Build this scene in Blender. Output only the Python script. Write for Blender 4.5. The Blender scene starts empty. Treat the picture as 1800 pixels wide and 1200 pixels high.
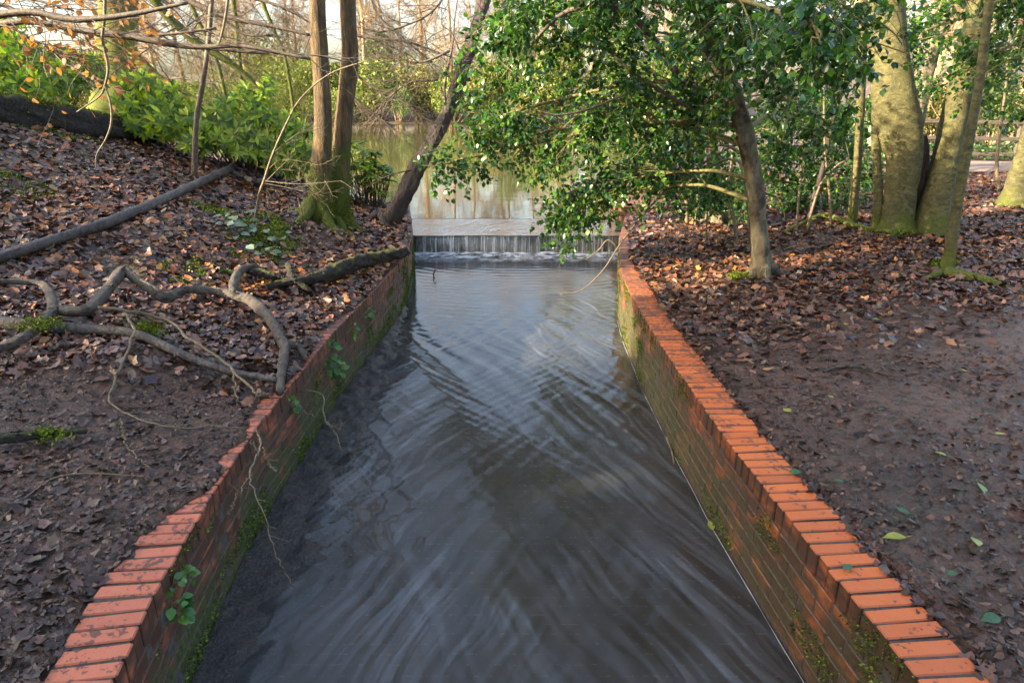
import bpy, math
import numpy as np
from mathutils import Vector, Matrix

# ------------------------------------------------------------------ camera, sky, sun, exposure
SC = bpy.context.scene
COL = SC.collection
F, HZ, H = 1200.0, 180.0, 1.67            # focal length and horizon row for an 1800 px wide frame; eye height
TH = math.atan((600 - HZ) / F)
CT, ST = math.cos(TH), math.sin(TH)
cam = bpy.data.cameras.new('camera'); cam.lens = 24; cam.sensor_width = 36; cam.clip_end = 2000; cam.clip_start = 0.02
camo = bpy.data.objects.new('camera', cam); COL.objects.link(camo)
camo.location = (0, 0, H); camo.rotation_euler = (math.pi / 2 - TH, 0, 0)
SC.camera = camo

SUN_EL = math.radians(21)
SUN_AZ = math.atan2(-0.93, -0.37)         # measured from +Y towards +X
w = bpy.data.worlds.new('World'); SC.world = w; w.use_nodes = True
nt = w.node_tree
sky = nt.nodes.new('ShaderNodeTexSky'); sky.sky_type = 'NISHITA'; sky.sun_disc = False
sky.sun_elevation = SUN_EL; sky.sun_rotation = SUN_AZ; sky.air_density = 1.0; sky.dust_density = 5.0; sky.ozone_density = 0.3
bg = nt.nodes['Background']; bg.inputs[1].default_value = 0.15
nt.links.new(sky.outputs[0], bg.inputs[0])
sl = bpy.data.lights.new('sun', 'SUN'); sl.energy = 4.4; sl.angle = math.radians(0.6); sl.color = (1, 0.83, 0.58)
so = bpy.data.objects.new('sun', sl); COL.objects.link(so)
TOSUN = Vector((math.sin(SUN_AZ) * math.cos(SUN_EL), math.cos(SUN_AZ) * math.cos(SUN_EL), math.sin(SUN_EL)))
so.rotation_euler = TOSUN.to_track_quat('Z', 'Y').to_euler(); so.location = (-20, -10, 20)
SC.view_settings.view_transform = 'Standard'; SC.view_settings.look = 'None'
SC.view_settings.gamma = 1; SC.view_settings.use_curve_mapping = False
SC.view_settings.exposure = 2.4

R = np.random.default_rng(11)

# ------------------------------------------------------------------ helpers
def P(px, py, Y):
    """the point at distance Y in front of the eye, seen at photo pixel px, py"""
    a = (px - 900) / F; b = -(py - 600) / F
    d = np.array([a, CT + b * ST, -ST + b * CT])
    return d * (Y / d[1]) + np.array([0, 0, H])
def AT(px, py, z):
    a = (px - 900) / F; b = -(py - 600) / F
    d = np.array([a, CT + b * ST, -ST + b * CT])
    return d * ((z - H) / d[2]) + np.array([0, 0, H])
def projx(x, y, z=0.5):
    return 900 + F * x / (y * CT - (z - H) * ST)

def hash2(i, j, s):
    n = (i.astype(np.int64) * 374761393 + j.astype(np.int64) * 668265263 + s * 982451653) & 0x7fffffff
    n = ((n ^ (n >> 13)) * 1274126177) & 0x7fffffff
    return ((n ^ (n >> 16)) & 0xffff) / 65535.0
def vn(x, y, s=0):
    x = np.asarray(x, float); y = np.asarray(y, float)
    i = np.floor(x); j = np.floor(y); u = x - i; v = y - j
    u = u * u * (3 - 2 * u); v = v * v * (3 - 2 * v)
    a = hash2(i, j, s); b = hash2(i + 1, j, s); c = hash2(i, j + 1, s); d = hash2(i + 1, j + 1, s)
    return (a + (b - a) * u) * (1 - v) + (c + (d - c) * u) * v
def fbm(x, y, s=0, o=4):
    t = 0; a = 0.5
    for k in range(o):
        t = t + a * vn(x * 2 ** k + 17.3 * k, y * 2 ** k - 9.1 * k, s + k); a *= 0.5
    return t
def sstep(a, b, x):
    t = np.clip((np.asarray(x, float) - a) / (b - a), 0, 1); return t * t * (3 - 2 * t)
def nrm(v):
    v = np.asarray(v, float)
    return v / np.maximum(np.linalg.norm(v, axis=-1, keepdims=True), 1e-9)

class Geo:
    def __init__(s): s.V = []; s.F = {}; s.C = []; s.n = 0
    def add(s, V, Fs, col=None):
        V = np.asarray(V, float)
        if not len(V): return s
        for f in (Fs if isinstance(Fs, (list, tuple)) else [Fs]):
            f = np.asarray(f, np.int64)
            if f.size: s.F.setdefault(f.shape[1], []).append(f + s.n)
        s.V.append(V); s.n += len(V)
        if col is None: col = (1, 1, 1)
        col = np.asarray(col, float)
        s.C.append(np.broadcast_to(col, (len(V), 3)) if col.ndim == 1 else col)
        return s
    def mesh(s, name, smooth=True):
        me = bpy.data.meshes.new(name)
        V = np.concatenate(s.V); me.vertices.add(len(V)); me.vertices.foreach_set('co', V.ravel())
        loops = []; starts = []; tot = 0
        for k, fl in s.F.items():
            f = np.concatenate(fl); loops.append(f.ravel())
            starts.append(tot + np.arange(len(f)) * k); tot += f.size
        L = np.concatenate(loops); S = np.concatenate(starts)
        me.loops.add(len(L)); me.loops.foreach_set('vertex_index', L.astype(np.int32))
        me.polygons.add(len(S)); me.polygons.foreach_set('loop_start', S.astype(np.int32))
        me.update(calc_edges=True)
        me.polygons.foreach_set('use_smooth', np.full(len(S), smooth))
        C = np.concatenate(s.C); ca = me.color_attributes.new('col', 'FLOAT_COLOR', 'POINT')
        ca.data.foreach_set('color', np.concatenate([C, np.ones((len(C), 1))], 1).ravel())
        me.validate()
        return me
    def obj(s, name, mat, parent=None, smooth=True, **kw):
        return mobj(name, s.mesh(name, smooth), mat, parent, **kw)

def mobj(name, me, mat, parent=None, **kw):
    o = bpy.data.objects.new(name, me); COL.objects.link(o)
    if mat is not None and not me.materials: me.materials.append(mat)
    o.parent = parent
    for k, v in kw.items(): o[k] = v
    return o
def thing(name, label, cat, loc=(0, 0, 0), group=None, rz=0):
    o = bpy.data.objects.new(name, None); COL.objects.link(o); o.empty_display_size = 0.1
    o.location = tuple(loc); o.rotation_euler = (0, 0, rz); o['label'] = label; o['category'] = cat
    if group: o['group'] = group
    return o
def under(o, root):
    """parent a mesh built in world coordinates, keeping its place"""
    o.parent = root; o.matrix_parent_inverse = root.matrix_basis.inverted(); return o
def copytree(o, parent=None):
    c = o.copy(); COL.objects.link(c); c.parent = parent
    for ch in o.children: copytree(ch, c)
    return c

def smooth_path(pts, m):
    pts = np.asarray(pts, float)
    if len(pts) < 3:
        t = np.linspace(0, 1, m)[:, None]; return pts[0] * (1 - t) + pts[-1] * t
    q = np.vstack([2 * pts[0] - pts[1], pts, 2 * pts[-1] - pts[-2]])
    n = len(pts) - 1; u = np.linspace(0, n, m); i = np.minimum(u.astype(int), n - 1); t = (u - i)[:, None]
    a, b, c, d = q[i], q[i + 1], q[i + 2], q[i + 3]
    return 0.5 * (2 * b + (c - a) * t + (2 * a - 5 * b + 4 * c - d) * t * t + (3 * b - a - 3 * c + d) * t ** 3)
def tube(pts, rad, n=10, m=None, rough=0.0, seed=0, twist=0.0, flute=0.0):
    """tapered tube along smoothed points with an uneven, lumpy surface"""
    pts = np.asarray(pts, float)
    if m is None: m = max(4, (len(pts) - 1) * 5 + 1)
    p = smooth_path(pts, m)
    r = np.interp(np.linspace(0, 1, m), np.linspace(0, 1, len(rad)), rad)
    t = nrm(np.gradient(p, axis=0))
    ref = np.array([0.0, 0, 1]) if abs(t[0][2]) < 0.8 else np.array([1.0, 0, 0])
    N = np.zeros_like(p); v = nrm(np.cross(t[0], ref))
    for k in range(m):
        v = v - t[k] * np.dot(v, t[k]); v = v / max(np.linalg.norm(v), 1e-9); N[k] = v
    B = np.cross(t, N)
    a = np.linspace(0, 2 * np.pi, n, endpoint=False)[None, :] + np.zeros((m, 1))
    L = np.concatenate([[0], np.cumsum(np.linalg.norm(np.diff(p, axis=0), axis=1))])[:, None]
    aa = a + twist * L
    rr = r[:, None] * np.ones_like(a)
    if rough:
        rm = max(r.mean(), 1e-4)
        cx = np.cos(a) * 1.5; cy = np.sin(a) * 1.5
        nz = fbm(cx + L / rm * 0.35 + seed * 3.7, cy + seed * 1.3 - L / rm * 0.2, int(seed), 4) - 0.47
        n2 = fbm(cx * 4 + L / rm * 1.3 + seed, cy * 4 + seed * 2.3 - L / rm * 0.9, int(seed) + 7, 3) - 0.44
        rr = rr * (1 + rough * (2 * nz + 1.3 * n2))
    if rough >= 0.2: rr = rr * (1 + 0.36 * (fbm(L / max(r.mean(), 1e-4) * 0.32 + seed * 5.1, L * 0 + seed, int(seed) + 3, 3) - 0.45))
    if flute: rr = rr * (1 + flute * np.sin(3 * aa + seed) + 0.6 * flute * np.sin(5 * aa + 2 * seed))
    V = p[:, None, :] + rr[..., None] * (np.cos(a)[..., None] * N[:, None, :] + np.sin(a)[..., None] * B[:, None, :])
    V = V.reshape(-1, 3)
    k = np.arange(m - 1)[:, None] * n; j = np.arange(n)[None, :]; j2 = (j + 1) % n
    Fq = np.stack([k + j, k + j2, k + n + j2, k + n + j], -1).reshape(-1, 4)
    V = np.vstack([V, p[0] - t[0] * r[0] * 0.3, p[-1] + t[-1] * r[-1] * 0.3])
    c0, c1 = m * n, m * n + 1; j = np.arange(n); j2 = (j + 1) % n
    Ft = np.vstack([np.stack([j2, j, np.full(n, c0)], 1), np.stack([(m - 1) * n + j, (m - 1) * n + j2, np.full(n, c1)], 1)])
    return V, [Fq, Ft]
def sticks(p0, p1, r0, r1):
    """many thin three-sided twigs at once"""
    p0 = np.asarray(p0, float); p1 = np.asarray(p1, float); n = len(p0)
    if n == 0: return np.zeros((0, 3)), np.zeros((0, 4), int)
    r0 = np.broadcast_to(r0, n)[:, None]; r1 = np.broadcast_to(r1, n)[:, None]
    d = nrm(p1 - p0); ref = np.where(np.abs(d[:, 2:3]) < 0.9, np.array([[0.0, 0, 1]]), np.array([[1.0, 0, 0]]))
    u = nrm(np.cross(d, ref)); v = np.cross(d, u)
    V = []
    for a in (0, 2.094, 4.189):
        e = math.cos(a) * u + math.sin(a) * v
        V += [p0 + e * r0, p1 + e * r1]
    V = np.stack(V, 1).reshape(-1, 3)
    o = (np.arange(n) * 6)[:, None]
    Fs = np.concatenate([o + np.array([[0, 2, 3, 1]]), o + np.array([[2, 4, 5, 3]]), o + np.array([[4, 0, 1, 5]])])
    return V, Fs
def box(x0, x1, y0, y1, z0, z1, bev=0.0):
    if bev <= 0:
        V = [(x, y, z) for z in (z0, z1) for y in (y0, y1) for x in (x0, x1)]
        return np.array(V, float), np.array([(0, 2, 3, 1), (4, 5, 7, 6), (0, 1, 5, 4), (1, 3, 7, 5), (3, 2, 6, 7), (2, 0, 4, 6)])
    b = bev; V = []; Fq = []; Ft = []
    idx = {}
    for sx in (0, 1):
        for sy in (0, 1):
            for sz in (0, 1):
                c = np.array([(x0, x1)[sx], (y0, y1)[sy], (z0, z1)[sz]]); q = np.array([1 - 2 * sx, 1 - 2 * sy, 1 - 2 * sz]) * b
                for ax in range(3):
                    p = c + q; p[ax] = c[ax]; idx[(sx, sy, sz, ax)] = len(V); V.append(p)
    I = idx
    for s in (0, 1):
        for ax in range(3):
            o = [k for k in range(3) if k != ax]
            f = []
            for a, c in ((0, 0), (1, 0), (1, 1), (0, 1)):
                key = [0, 0, 0]; key[ax] = s; key[o[0]] = a; key[o[1]] = c; f.append(I[(*key, ax)])
            if (s == 0) == (ax != 1): f = f[::-1]
            Fq.append(f)
    for ax in range(3):
        o = [k for k in range(3) if k != ax]
        for a in (0, 1):
            for c in (0, 1):
                k0 = [0, 0, 0]; k1 = [0, 0, 0]; k0[ax] = 0; k1[ax] = 1
                for k in (k0, k1): k[o[0]] = a; k[o[1]] = c
                Fq.append([I[(*k0, o[0])], I[(*k1, o[0])], I[(*k1, o[1])], I[(*k0, o[1])]])
    for sx in (0, 1):
        for sy in (0, 1):
            for sz in (0, 1): Ft.append([I[(sx, sy, sz, 0)], I[(sx, sy, sz, 1)], I[(sx, sy, sz, 2)]])
    return np.array(V), [np.array(Fq), np.array(Ft)]

def leaf_tmpl(ws, fold=0.15, bend=0.15):
    """folded leaf blade: left and right half joined at the midrib"""
    k = len(ws); t = np.linspace(0, 1, k + 2)
    mid = np.stack([t, 0 * t, -bend * (t ** 2)], 1)
    L = np.stack([t[1:-1], np.array(ws), -bend * t[1:-1] ** 2 + fold * np.array(ws)], 1); Rr = L * np.array([1, -1, 1])
    V = np.vstack([mid, L, Rr]); l0 = k + 2; r0 = l0 + k; Ft = []; Fq = []
    Ft += [(0, 1, l0), (0, r0, 1), (k, k + 1, l0 + k - 1), (k, r0 + k - 1, k + 1)]
    for i in range(k - 1):
        Fq += [(i + 1, i + 2, l0 + i + 1, l0 + i), (i + 1, r0 + i, r0 + i + 1, i + 2)]
    return V, [np.array(Ft)] + ([np.array(Fq)] if Fq else [])
def place(T, pos, d, nrml, size, col, g, wid=None):
    """copies of a leaf template at pos, along d, facing nrml"""
    TV, TF = T; pos = np.asarray(pos, float); n = len(pos)
    if n == 0: return
    d = nrm(d); u = nrm(np.cross(nrml, d)); nn = np.cross(d, u)
    size = np.broadcast_to(size, n)[:, None, None]
    wd = 1.0 if wid is None else np.broadcast_to(wid, n)[:, None, None]
    V = pos[:, None, :] + size * (TV[None, :, 0:1] * d[:, None, :] + wd * TV[None, :, 1:2] * u[:, None, :] + TV[None, :, 2:3] * nn[:, None, :])
    k = len(TV); off = (np.arange(n) * k)[:, None, None]
    Fs = [(f[None] + off).reshape(-1, f.shape[1]) for f in TF]
    C = np.repeat(np.asarray(col, float), k, axis=0)
    g.add(V.reshape(-1, 3), Fs, C)
def rdir(n, up=0.0):
    v = R.normal(size=(n, 3)); v[:, 2] += up; return nrm(v)
def pick(pal, n, jit=0.25):
    pal = np.array(pal); c = pal[R.integers(0, len(pal), n)]
    return np.clip(c * (1 + jit * R.normal(size=(n, 1))) * (1 + 0.06 * R.normal(size=(n, 3))), 0.004, 0.9)
ORD = ['first', 'second', 'third', 'fourth', 'fifth', 'sixth', 'seventh', 'eighth', 'ninth', 'tenth', 'eleventh', 'twelfth', 'thirteenth',
       'fourteenth', 'fifteenth', 'sixteenth', 'seventeenth', 'eighteenth', 'nineteenth', 'twentieth', 'twenty-first', 'twenty-second',
       'twenty-third', 'twenty-fourth', 'twenty-fifth', 'twenty-sixth', 'twenty-seventh', 'twenty-eighth', 'twenty-ninth', 'thirtieth']

# ------------------------------------------------------------------ materials
class Mat:
    def __init__(s, name):
        s.m = bpy.data.materials.new(name); s.m.use_nodes = True; s.t = s.m.node_tree; s.n = s.t.nodes; s.l = s.t.links
        s.b = s.n['Principled BSDF']; s.out = s.n['Material Output']; s._geo = None
    def node(s, t, **kw):
        q = s.n.new(t)
        for k, v in kw.items(): setattr(q, k, v)
        return q
    def pos(s):
        if s._geo is None: s._geo = s.node('ShaderNodeNewGeometry')
        return s._geo.outputs['Position']
    def gen(s): return s.node('ShaderNodeTexCoord').outputs['Object']
    def map(s, vec, scale=(1, 1, 1), rot=(0, 0, 0), loc=(0, 0, 0)):
        q = s.node('ShaderNodeMapping'); q.inputs['Scale'].default_value = scale; q.inputs['Rotation'].default_value = rot; q.inputs['Location'].default_value = loc
        s.l.new(vec, q.inputs[0]); return q.outputs[0]
    def noise(s, vec, scale, detail=4, rough=0.55, dist=0):
        q = s.node('ShaderNodeTexNoise'); q.inputs['Scale'].default_value = scale; q.inputs['Detail'].default_value = detail
        q.inputs['Roughness'].default_value = rough; q.inputs['Distortion'].default_value = dist
        s.l.new(vec, q.inputs['Vector']); return q.outputs['Fac']
    def ramp(s, fac, a, b, ca=(0, 0, 0, 1), cb=(1, 1, 1, 1)):
        q = s.node('ShaderNodeValToRGB'); e = q.color_ramp.elements
        e[0].position = a; e[0].color = ca; e[1].position = b; e[1].color = cb
        s.l.new(fac, q.inputs[0]); return q.outputs[0]
    def mix(s, fac, a, b, mode='MIX'):
        q = s.node('ShaderNodeMix', data_type='RGBA', blend_type=mode)
        for sock, v in ((q.inputs[0], fac), (q.inputs[6], a), (q.inputs[7], b)):
            if hasattr(v, 'is_output'): s.l.new(v, sock)
            else: sock.default_value = v if not isinstance(v, tuple) or len(v) == 4 else (*v, 1)
        return q.outputs[2]
    def math(s, op, a, b=0.0):
        q = s.node('ShaderNodeMath', operation=op)
        for sock, v in ((q.inputs[0], a), (q.inputs[1], b)):
            if hasattr(v, 'is_output'): s.l.new(v, sock)
            else: sock.default_value = v
        return q.outputs[0]
    def sep(s, vec):
        q = s.node('ShaderNodeSeparateXYZ'); s.l.new(vec, q.inputs[0]); return q.outputs
    def attr(s, name='col'):
        q = s.node('ShaderNodeAttribute'); q.attribute_name = name; return q.outputs['Color']
    def set(s, **kw):
        for k, v in kw.items():
            sock = s.b.inputs[k.replace('_', ' ')]
            if hasattr(v, 'is_output'): s.l.new(v, sock)
            else: sock.default_value = v if not isinstance(v, tuple) else (*v, 1) if len(v) == 3 else v
        return s
    def bump(s, h, strength=0.5, dist=0.02, prev=None):
        q = s.node('ShaderNodeBump'); q.inputs['Strength'].default_value = strength; q.inputs['Distance'].default_value = dist
        s.l.new(h, q.inputs['Height'])
        if prev is not None: s.l.new(prev, q.inputs['Normal'])
        s.l.new(q.outputs[0], s.b.inputs['Normal']); return q.outputs[0]
    def translucent(s, col, fac):
        t = s.node('ShaderNodeBsdfTranslucent'); m = s.node('ShaderNodeMixShader'); m.inputs[0].default_value = fac
        s.l.new(col, t.inputs[0]); s.l.new(s.b.outputs[0], m.inputs[1]); s.l.new(t.outputs[0], m.inputs[2]); s.l.new(m.outputs[0], s.out.inputs[0])

M = {}
def mk_mud():
    q = Mat('mud'); p = q.pos()
    a = q.noise(p, 1.3, 6, 0.6); b = q.noise(p, 19, 8, 0.7, 0.6); c = q.noise(p, 85, 5, 0.7)
    col = q.mix(q.ramp(a, 0.35, 0.68), (0.090, 0.043, 0.030), (0.215, 0.107, 0.073))
    col = q.mix(q.ramp(b, 0.46, 0.58), col, (0.028, 0.018, 0.015))
    col = q.mix(q.math('MULTIPLY', q.ramp(c, 0.55, 0.75), 0.5), col, (0.19, 0.125, 0.09))
    g = q.attr(); gs = q.node('ShaderNodeSeparateColor'); q.l.new(g, gs.inputs[0])
    mossf = q.math('MULTIPLY', gs.outputs[1], q.ramp(b, 0.42, 0.56))
    col = q.mix(mossf, col, (0.055, 0.085, 0.014))
    q.set(Base_Color=col, Roughness=q.ramp(b, 0.35, 0.65, (0.62,) * 3 + (1,), (0.22,) * 3 + (1,)))
    q.b.inputs['Specular IOR Level'].default_value = 0.45
    h = q.math('ADD', q.math('MULTIPLY', b, 1.0), q.math('MULTIPLY', c, 0.35))
    q.bump(h, 1.0, 0.10); return q.m
M['mud'] = mk_mud()
def mk_leafmat(name, rough, trans, spec=0.5, var=0.3):
    q = Mat(name); c = q.attr(); n = q.noise(q.pos(), 45, 2)
    cc = q.mix(var, c, q.mix(q.ramp(n, 0.3, 0.7), (0.45, 0.45, 0.45), (1.3, 1.3, 1.3)), 'MULTIPLY')
    q.set(Base_Color=cc, Roughness=rough); q.b.inputs['Specular IOR Level'].default_value = spec
    if trans: q.translucent(q.mix(1.0, cc, (1.5, 1.6, 0.6), 'MULTIPLY'), trans)
    return q.m
M['litter'] = mk_leafmat('dead_leaf', 0.38, 0.0, 0.5, 0.5)
M['mudleaf'] = mk_leafmat('mud_caked_leaf', 0.46, 0.0, 0.4, 0.5)
M['holly'] = mk_leafmat('holly_leaf', 0.27, 0.4, 0.6)
M['rhodo'] = mk_leafmat('rhododendron_leaf', 0.36, 0.42, 0.5)
M['farleaf'] = mk_leafmat('far_leaf', 0.5, 0.3, 0.3)
M['beechleaf'] = mk_leafmat('beech_leaf', 0.5, 0.45, 0.3)
M['green'] = mk_leafmat('green_leaf', 0.4, 0.25, 0.5)
M['moss'] = mk_leafmat('moss', 0.85, 0.15, 0.15)
def mk_bark(name, c0, c1, scale=(9, 9, 2.2), moss=0.0, mossh=(0.2, 1.2), rough=0.75, bs=0.7, spots=0.0, light=(0.3, 0.27, 0.2), mtop=0.0):
    """bark with lengthwise grain, lichen spots and moss that grows up from the foot"""
    q = Mat(name); p = q.gen(); v = q.map(p, scale)
    a = q.noise(v, 3.5, 8, 0.72, 0.5); b = q.noise(p, 5.5, 6, 0.65); c = q.noise(p, 60, 4, 0.7)
    col = q.mix(q.ramp(a, 0.38, 0.62), c0, c1)
    if spots: col = q.mix(q.math('MULTIPLY', q.ramp(b, 0.5, 0.62), spots), col, light)
    if moss:
        z = q.sep(p)[2]
        up = q.node('ShaderNodeMapRange'); q.l.new(z, up.inputs[0]); up.inputs[1].default_value = mossh[0]; up.inputs[2].default_value = mossh[1]
        up.inputs[3].default_value = 1; up.inputs[4].default_value = 0.0
        f = q.math('ADD', q.math('MULTIPLY', up.outputs[0], 0.55), b)
        if mtop:
            nz = q.sep(q._geo.outputs['Normal'] if q._geo else (q.pos() and q._geo.outputs['Normal']))[2]
            f = q.math('ADD', f, q.math('MULTIPLY', nz, mtop))
        f = q.math('MULTIPLY', q.ramp(f, 0.62, 0.8), moss)
        mc = q.mix(q.ramp(c, 0.3, 0.7), (0.035, 0.05, 0.006), (0.13, 0.15, 0.018))
        col = q.mix(f, col, mc)
    q.set(Base_Color=col, Roughness=rough); q.b.inputs['Specular IOR Level'].default_value = 0.35
    q.bump(q.math('ADD', a, q.math('MULTIPLY', c, 0.6)), bs, 0.03); return q.m
M['beech'] = mk_bark('beech_bark', (0.045, 0.043, 0.016), (0.15, 0.137, 0.05), (4, 4, 7), 0.9, (0.0, 0.6), 0.75, 0.8, 0.5, (0.07, 0.064, 0.03))
M['twin'] = mk_bark('peeling_bark', (0.05, 0.034, 0.018), (0.20, 0.13, 0.058), (9, 9, 1.2), 1.0, (0.2, 1.5), 0.75, 1.0, 0.6, (0.06, 0.042, 0.026))
M['dark'] = mk_bark('dark_bark', (0.028, 0.02, 0.018), (0.10, 0.075, 0.065), (12, 12, 1.5), 0.0, rough=0.65, bs=1.0)
M['mossy'] = mk_bark('mossy_bark', (0.06, 0.05, 0.03), (0.13, 0.11, 0.06), (6, 6, 2), 1.0, (3.0, 9.0), 0.9, 0.9)
M['rot'] = mk_bark('rotten_log', (0.012, 0.010, 0.009), (0.06, 0.048, 0.038), (3, 10, 10), 1.0, (-3, -2), 0.8, 1.0, mtop=0.2)
M['branch'] = mk_bark('fallen_branch', (0.02, 0.015, 0.013), (0.12, 0.094, 0.075), (7, 7, 7), 0.75, (-3, -2), 0.6, 1.0, 0.45, (0.17, 0.145, 0.12), mtop=0.04)
M['smoothbr'] = mk_bark('smooth_branch', (0.03, 0.025, 0.023), (0.12, 0.10, 0.09), (16, 5, 5), 0.0, rough=0.5, bs=0.8, spots=0.4, light=(0.17, 0.15, 0.13))
M['twig'] = mk_bark('twig_bark', (0.09, 0.068, 0.04), (0.21, 0.16, 0.095), (9, 9, 9), 0.0, rough=0.6, bs=0.3)
M['darktwig'] = mk_bark('dark_twig_bark', (0.06, 0.045, 0.034), (0.15, 0.115, 0.08), (9, 9, 9), 0.0, rough=0.6, bs=0.3)
M['hollybark'] = mk_bark('holly_bark', (0.10, 0.085, 0.05), (0.24, 0.2, 0.13), (7, 7, 2), 0.0, rough=0.75, bs=1.0, spots=0.85, light=(0.03, 0.023, 0.018))
M['greenstem'] = mk_bark('green_stem', (0.10, 0.095, 0.03), (0.22, 0.19, 0.075), (9, 9, 3), 0.0, rough=0.6, bs=0.3)
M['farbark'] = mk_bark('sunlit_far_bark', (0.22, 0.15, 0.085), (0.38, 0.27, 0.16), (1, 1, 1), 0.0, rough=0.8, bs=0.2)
M['fence'] = mk_bark('weathered_timber', (0.06, 0.048, 0.036), (0.13, 0.108, 0.08), (2, 9, 9), 0.0, rough=0.8, bs=0.4)

def mk_brick(name, base, base2, dirt, grime, moss, mosszone, topmud):
    q = Mat(name); p = q.pos(); g = q._geo
    oi = q.node('ShaderNodeObjectInfo').outputs['Random']
    a = q.noise(p, 9, 5, 0.6); b = q.noise(p, 38, 5, 0.65); c = q.noise(p, 150, 3, 0.6); l = q.noise(p, 2.6, 4, 0.6)
    col = q.mix(oi, base, base2)
    col = q.mix(q.math('MULTIPLY', q.ramp(c, 0.45, 0.75), 0.35), col, tuple(x * 0.62 for x in base))
    nz = q.sep(g.outputs['Normal'])[2]
    top = q.math('MULTIPLY', q.ramp(nz, 0.5, 0.8), q.math('GREATER_THAN', q.sep(p)[2], -0.03))
    # dark algae and soil film on the damp side faces, rubbed through to raw brick in patches
    v = q.map(p, (5, 5, 13), (0.5, 0, 0)); s = q.noise(v, 1.0, 5, 0.6, 0.6)
    f = q.math('ADD', q.math('MULTIPLY', s, 0.65), q.math('MULTIPLY', l, 0.35))
    side = q.mix(q.math('MULTIPLY', q.ramp(f, 0.27, 0.5), grime), col, dirt)
    z = q.sep(p)[2]
    up = q.node('ShaderNodeMapRange'); q.l.new(z, up.inputs[0]); up.inputs[1].default_value = mosszone[0]; up.inputs[2].default_value = mosszone[1]
    mf = q.math('ADD', q.math('MULTIPLY', up.outputs[0], 0.35), q.math('MULTIPLY', q.math('ADD', a, l), 0.5))
    ym = q.node('ShaderNodeMapRange'); q.l.new(q.sep(p)[1], ym.inputs[0]); ym.inputs[1].default_value = 2.0; ym.inputs[2].default_value = 5.5; ym.inputs[3].default_value = moss * (0.35 if moss < 0.9 else 0.9); ym.inputs[4].default_value = moss
    side = q.mix(q.math('MULTIPLY', q.ramp(mf, 0.56, 0.72), ym.outputs[0]), side, q.mix(q.ramp(b, 0.4, 0.6), (0.022, 0.03, 0.008), (0.06, 0.08, 0.014)))
    # trodden mud blots on the top faces
    y = q.sep(p)[1]
    yr = q.node('ShaderNodeMapRange'); q.l.new(y, yr.inputs[0]); yr.inputs[1].default_value = 2.2; yr.inputs[2].default_value = 8.5; yr.inputs[3].default_value = 0.0; yr.inputs[4].default_value = 0.19
    tf = q.ramp(q.math('ADD', q.math('ADD', q.math('MULTIPLY', b, 0.55), q.math('MULTIPLY', a, 0.45)), yr.outputs[0]), topmud, topmud + 0.035)
    topc = q.mix(q.math('MULTIPLY', tf, 0.85), col, (0.075, 0.045, 0.036))
    q.set(Base_Color=q.mix(top, side, topc), Roughness=q.ramp(a, 0.3, 0.7, (0.42,) * 3 + (1,), (0.75,) * 3 + (1,)))
    q.bump(q.math('ADD', b, q.math('MULTIPLY', c, 0.5)), 0.45, 0.006); return q.m
M['brickR'] = mk_brick('orange_brick', (0.60, 0.145, 0.030), (0.44, 0.105, 0.026), (0.036, 0.022, 0.012), 0.94, 0.8, (0.0, -0.5), 0.572)
M['brickL'] = mk_brick('salmon_brick', (0.54, 0.145, 0.066), (0.42, 0.11, 0.052), (0.040, 0.020, 0.012), 0.94, 0.97, (-0.2, -0.55), 0.535)
def mk_simple(name, c0, c1, scale, rough=0.8, bs=0.5, bd=0.01):
    q = Mat(name); a = q.noise(q.pos(), scale, 6, 0.65)
    q.set(Base_Color=q.mix(q.ramp(a, 0.35, 0.65), c0, c1), Roughness=rough); q.bump(a, bs, bd); return q.m
M['mortar'] = mk_simple('mortar', (0.035, 0.026, 0.02), (0.085, 0.065, 0.05), 40)
M['silt'] = mk_simple('silt', (0.016, 0.014, 0.014), (0.055, 0.046, 0.042), 60, 0.35, 1.0, 0.02)
M['concrete'] = mk_simple('wet_concrete', (0.012, 0.012, 0.012), (0.05, 0.047, 0.043), 20, 0.5)
M['pathmat'] = mk_simple('path_gravel', (0.15, 0.11, 0.09), (0.24, 0.185, 0.15), 30, 0.9)
M['farground'] = mk_simple('far_leafy_ground', (0.045, 0.03, 0.018), (0.11, 0.07, 0.04), 3, 0.9)

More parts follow.
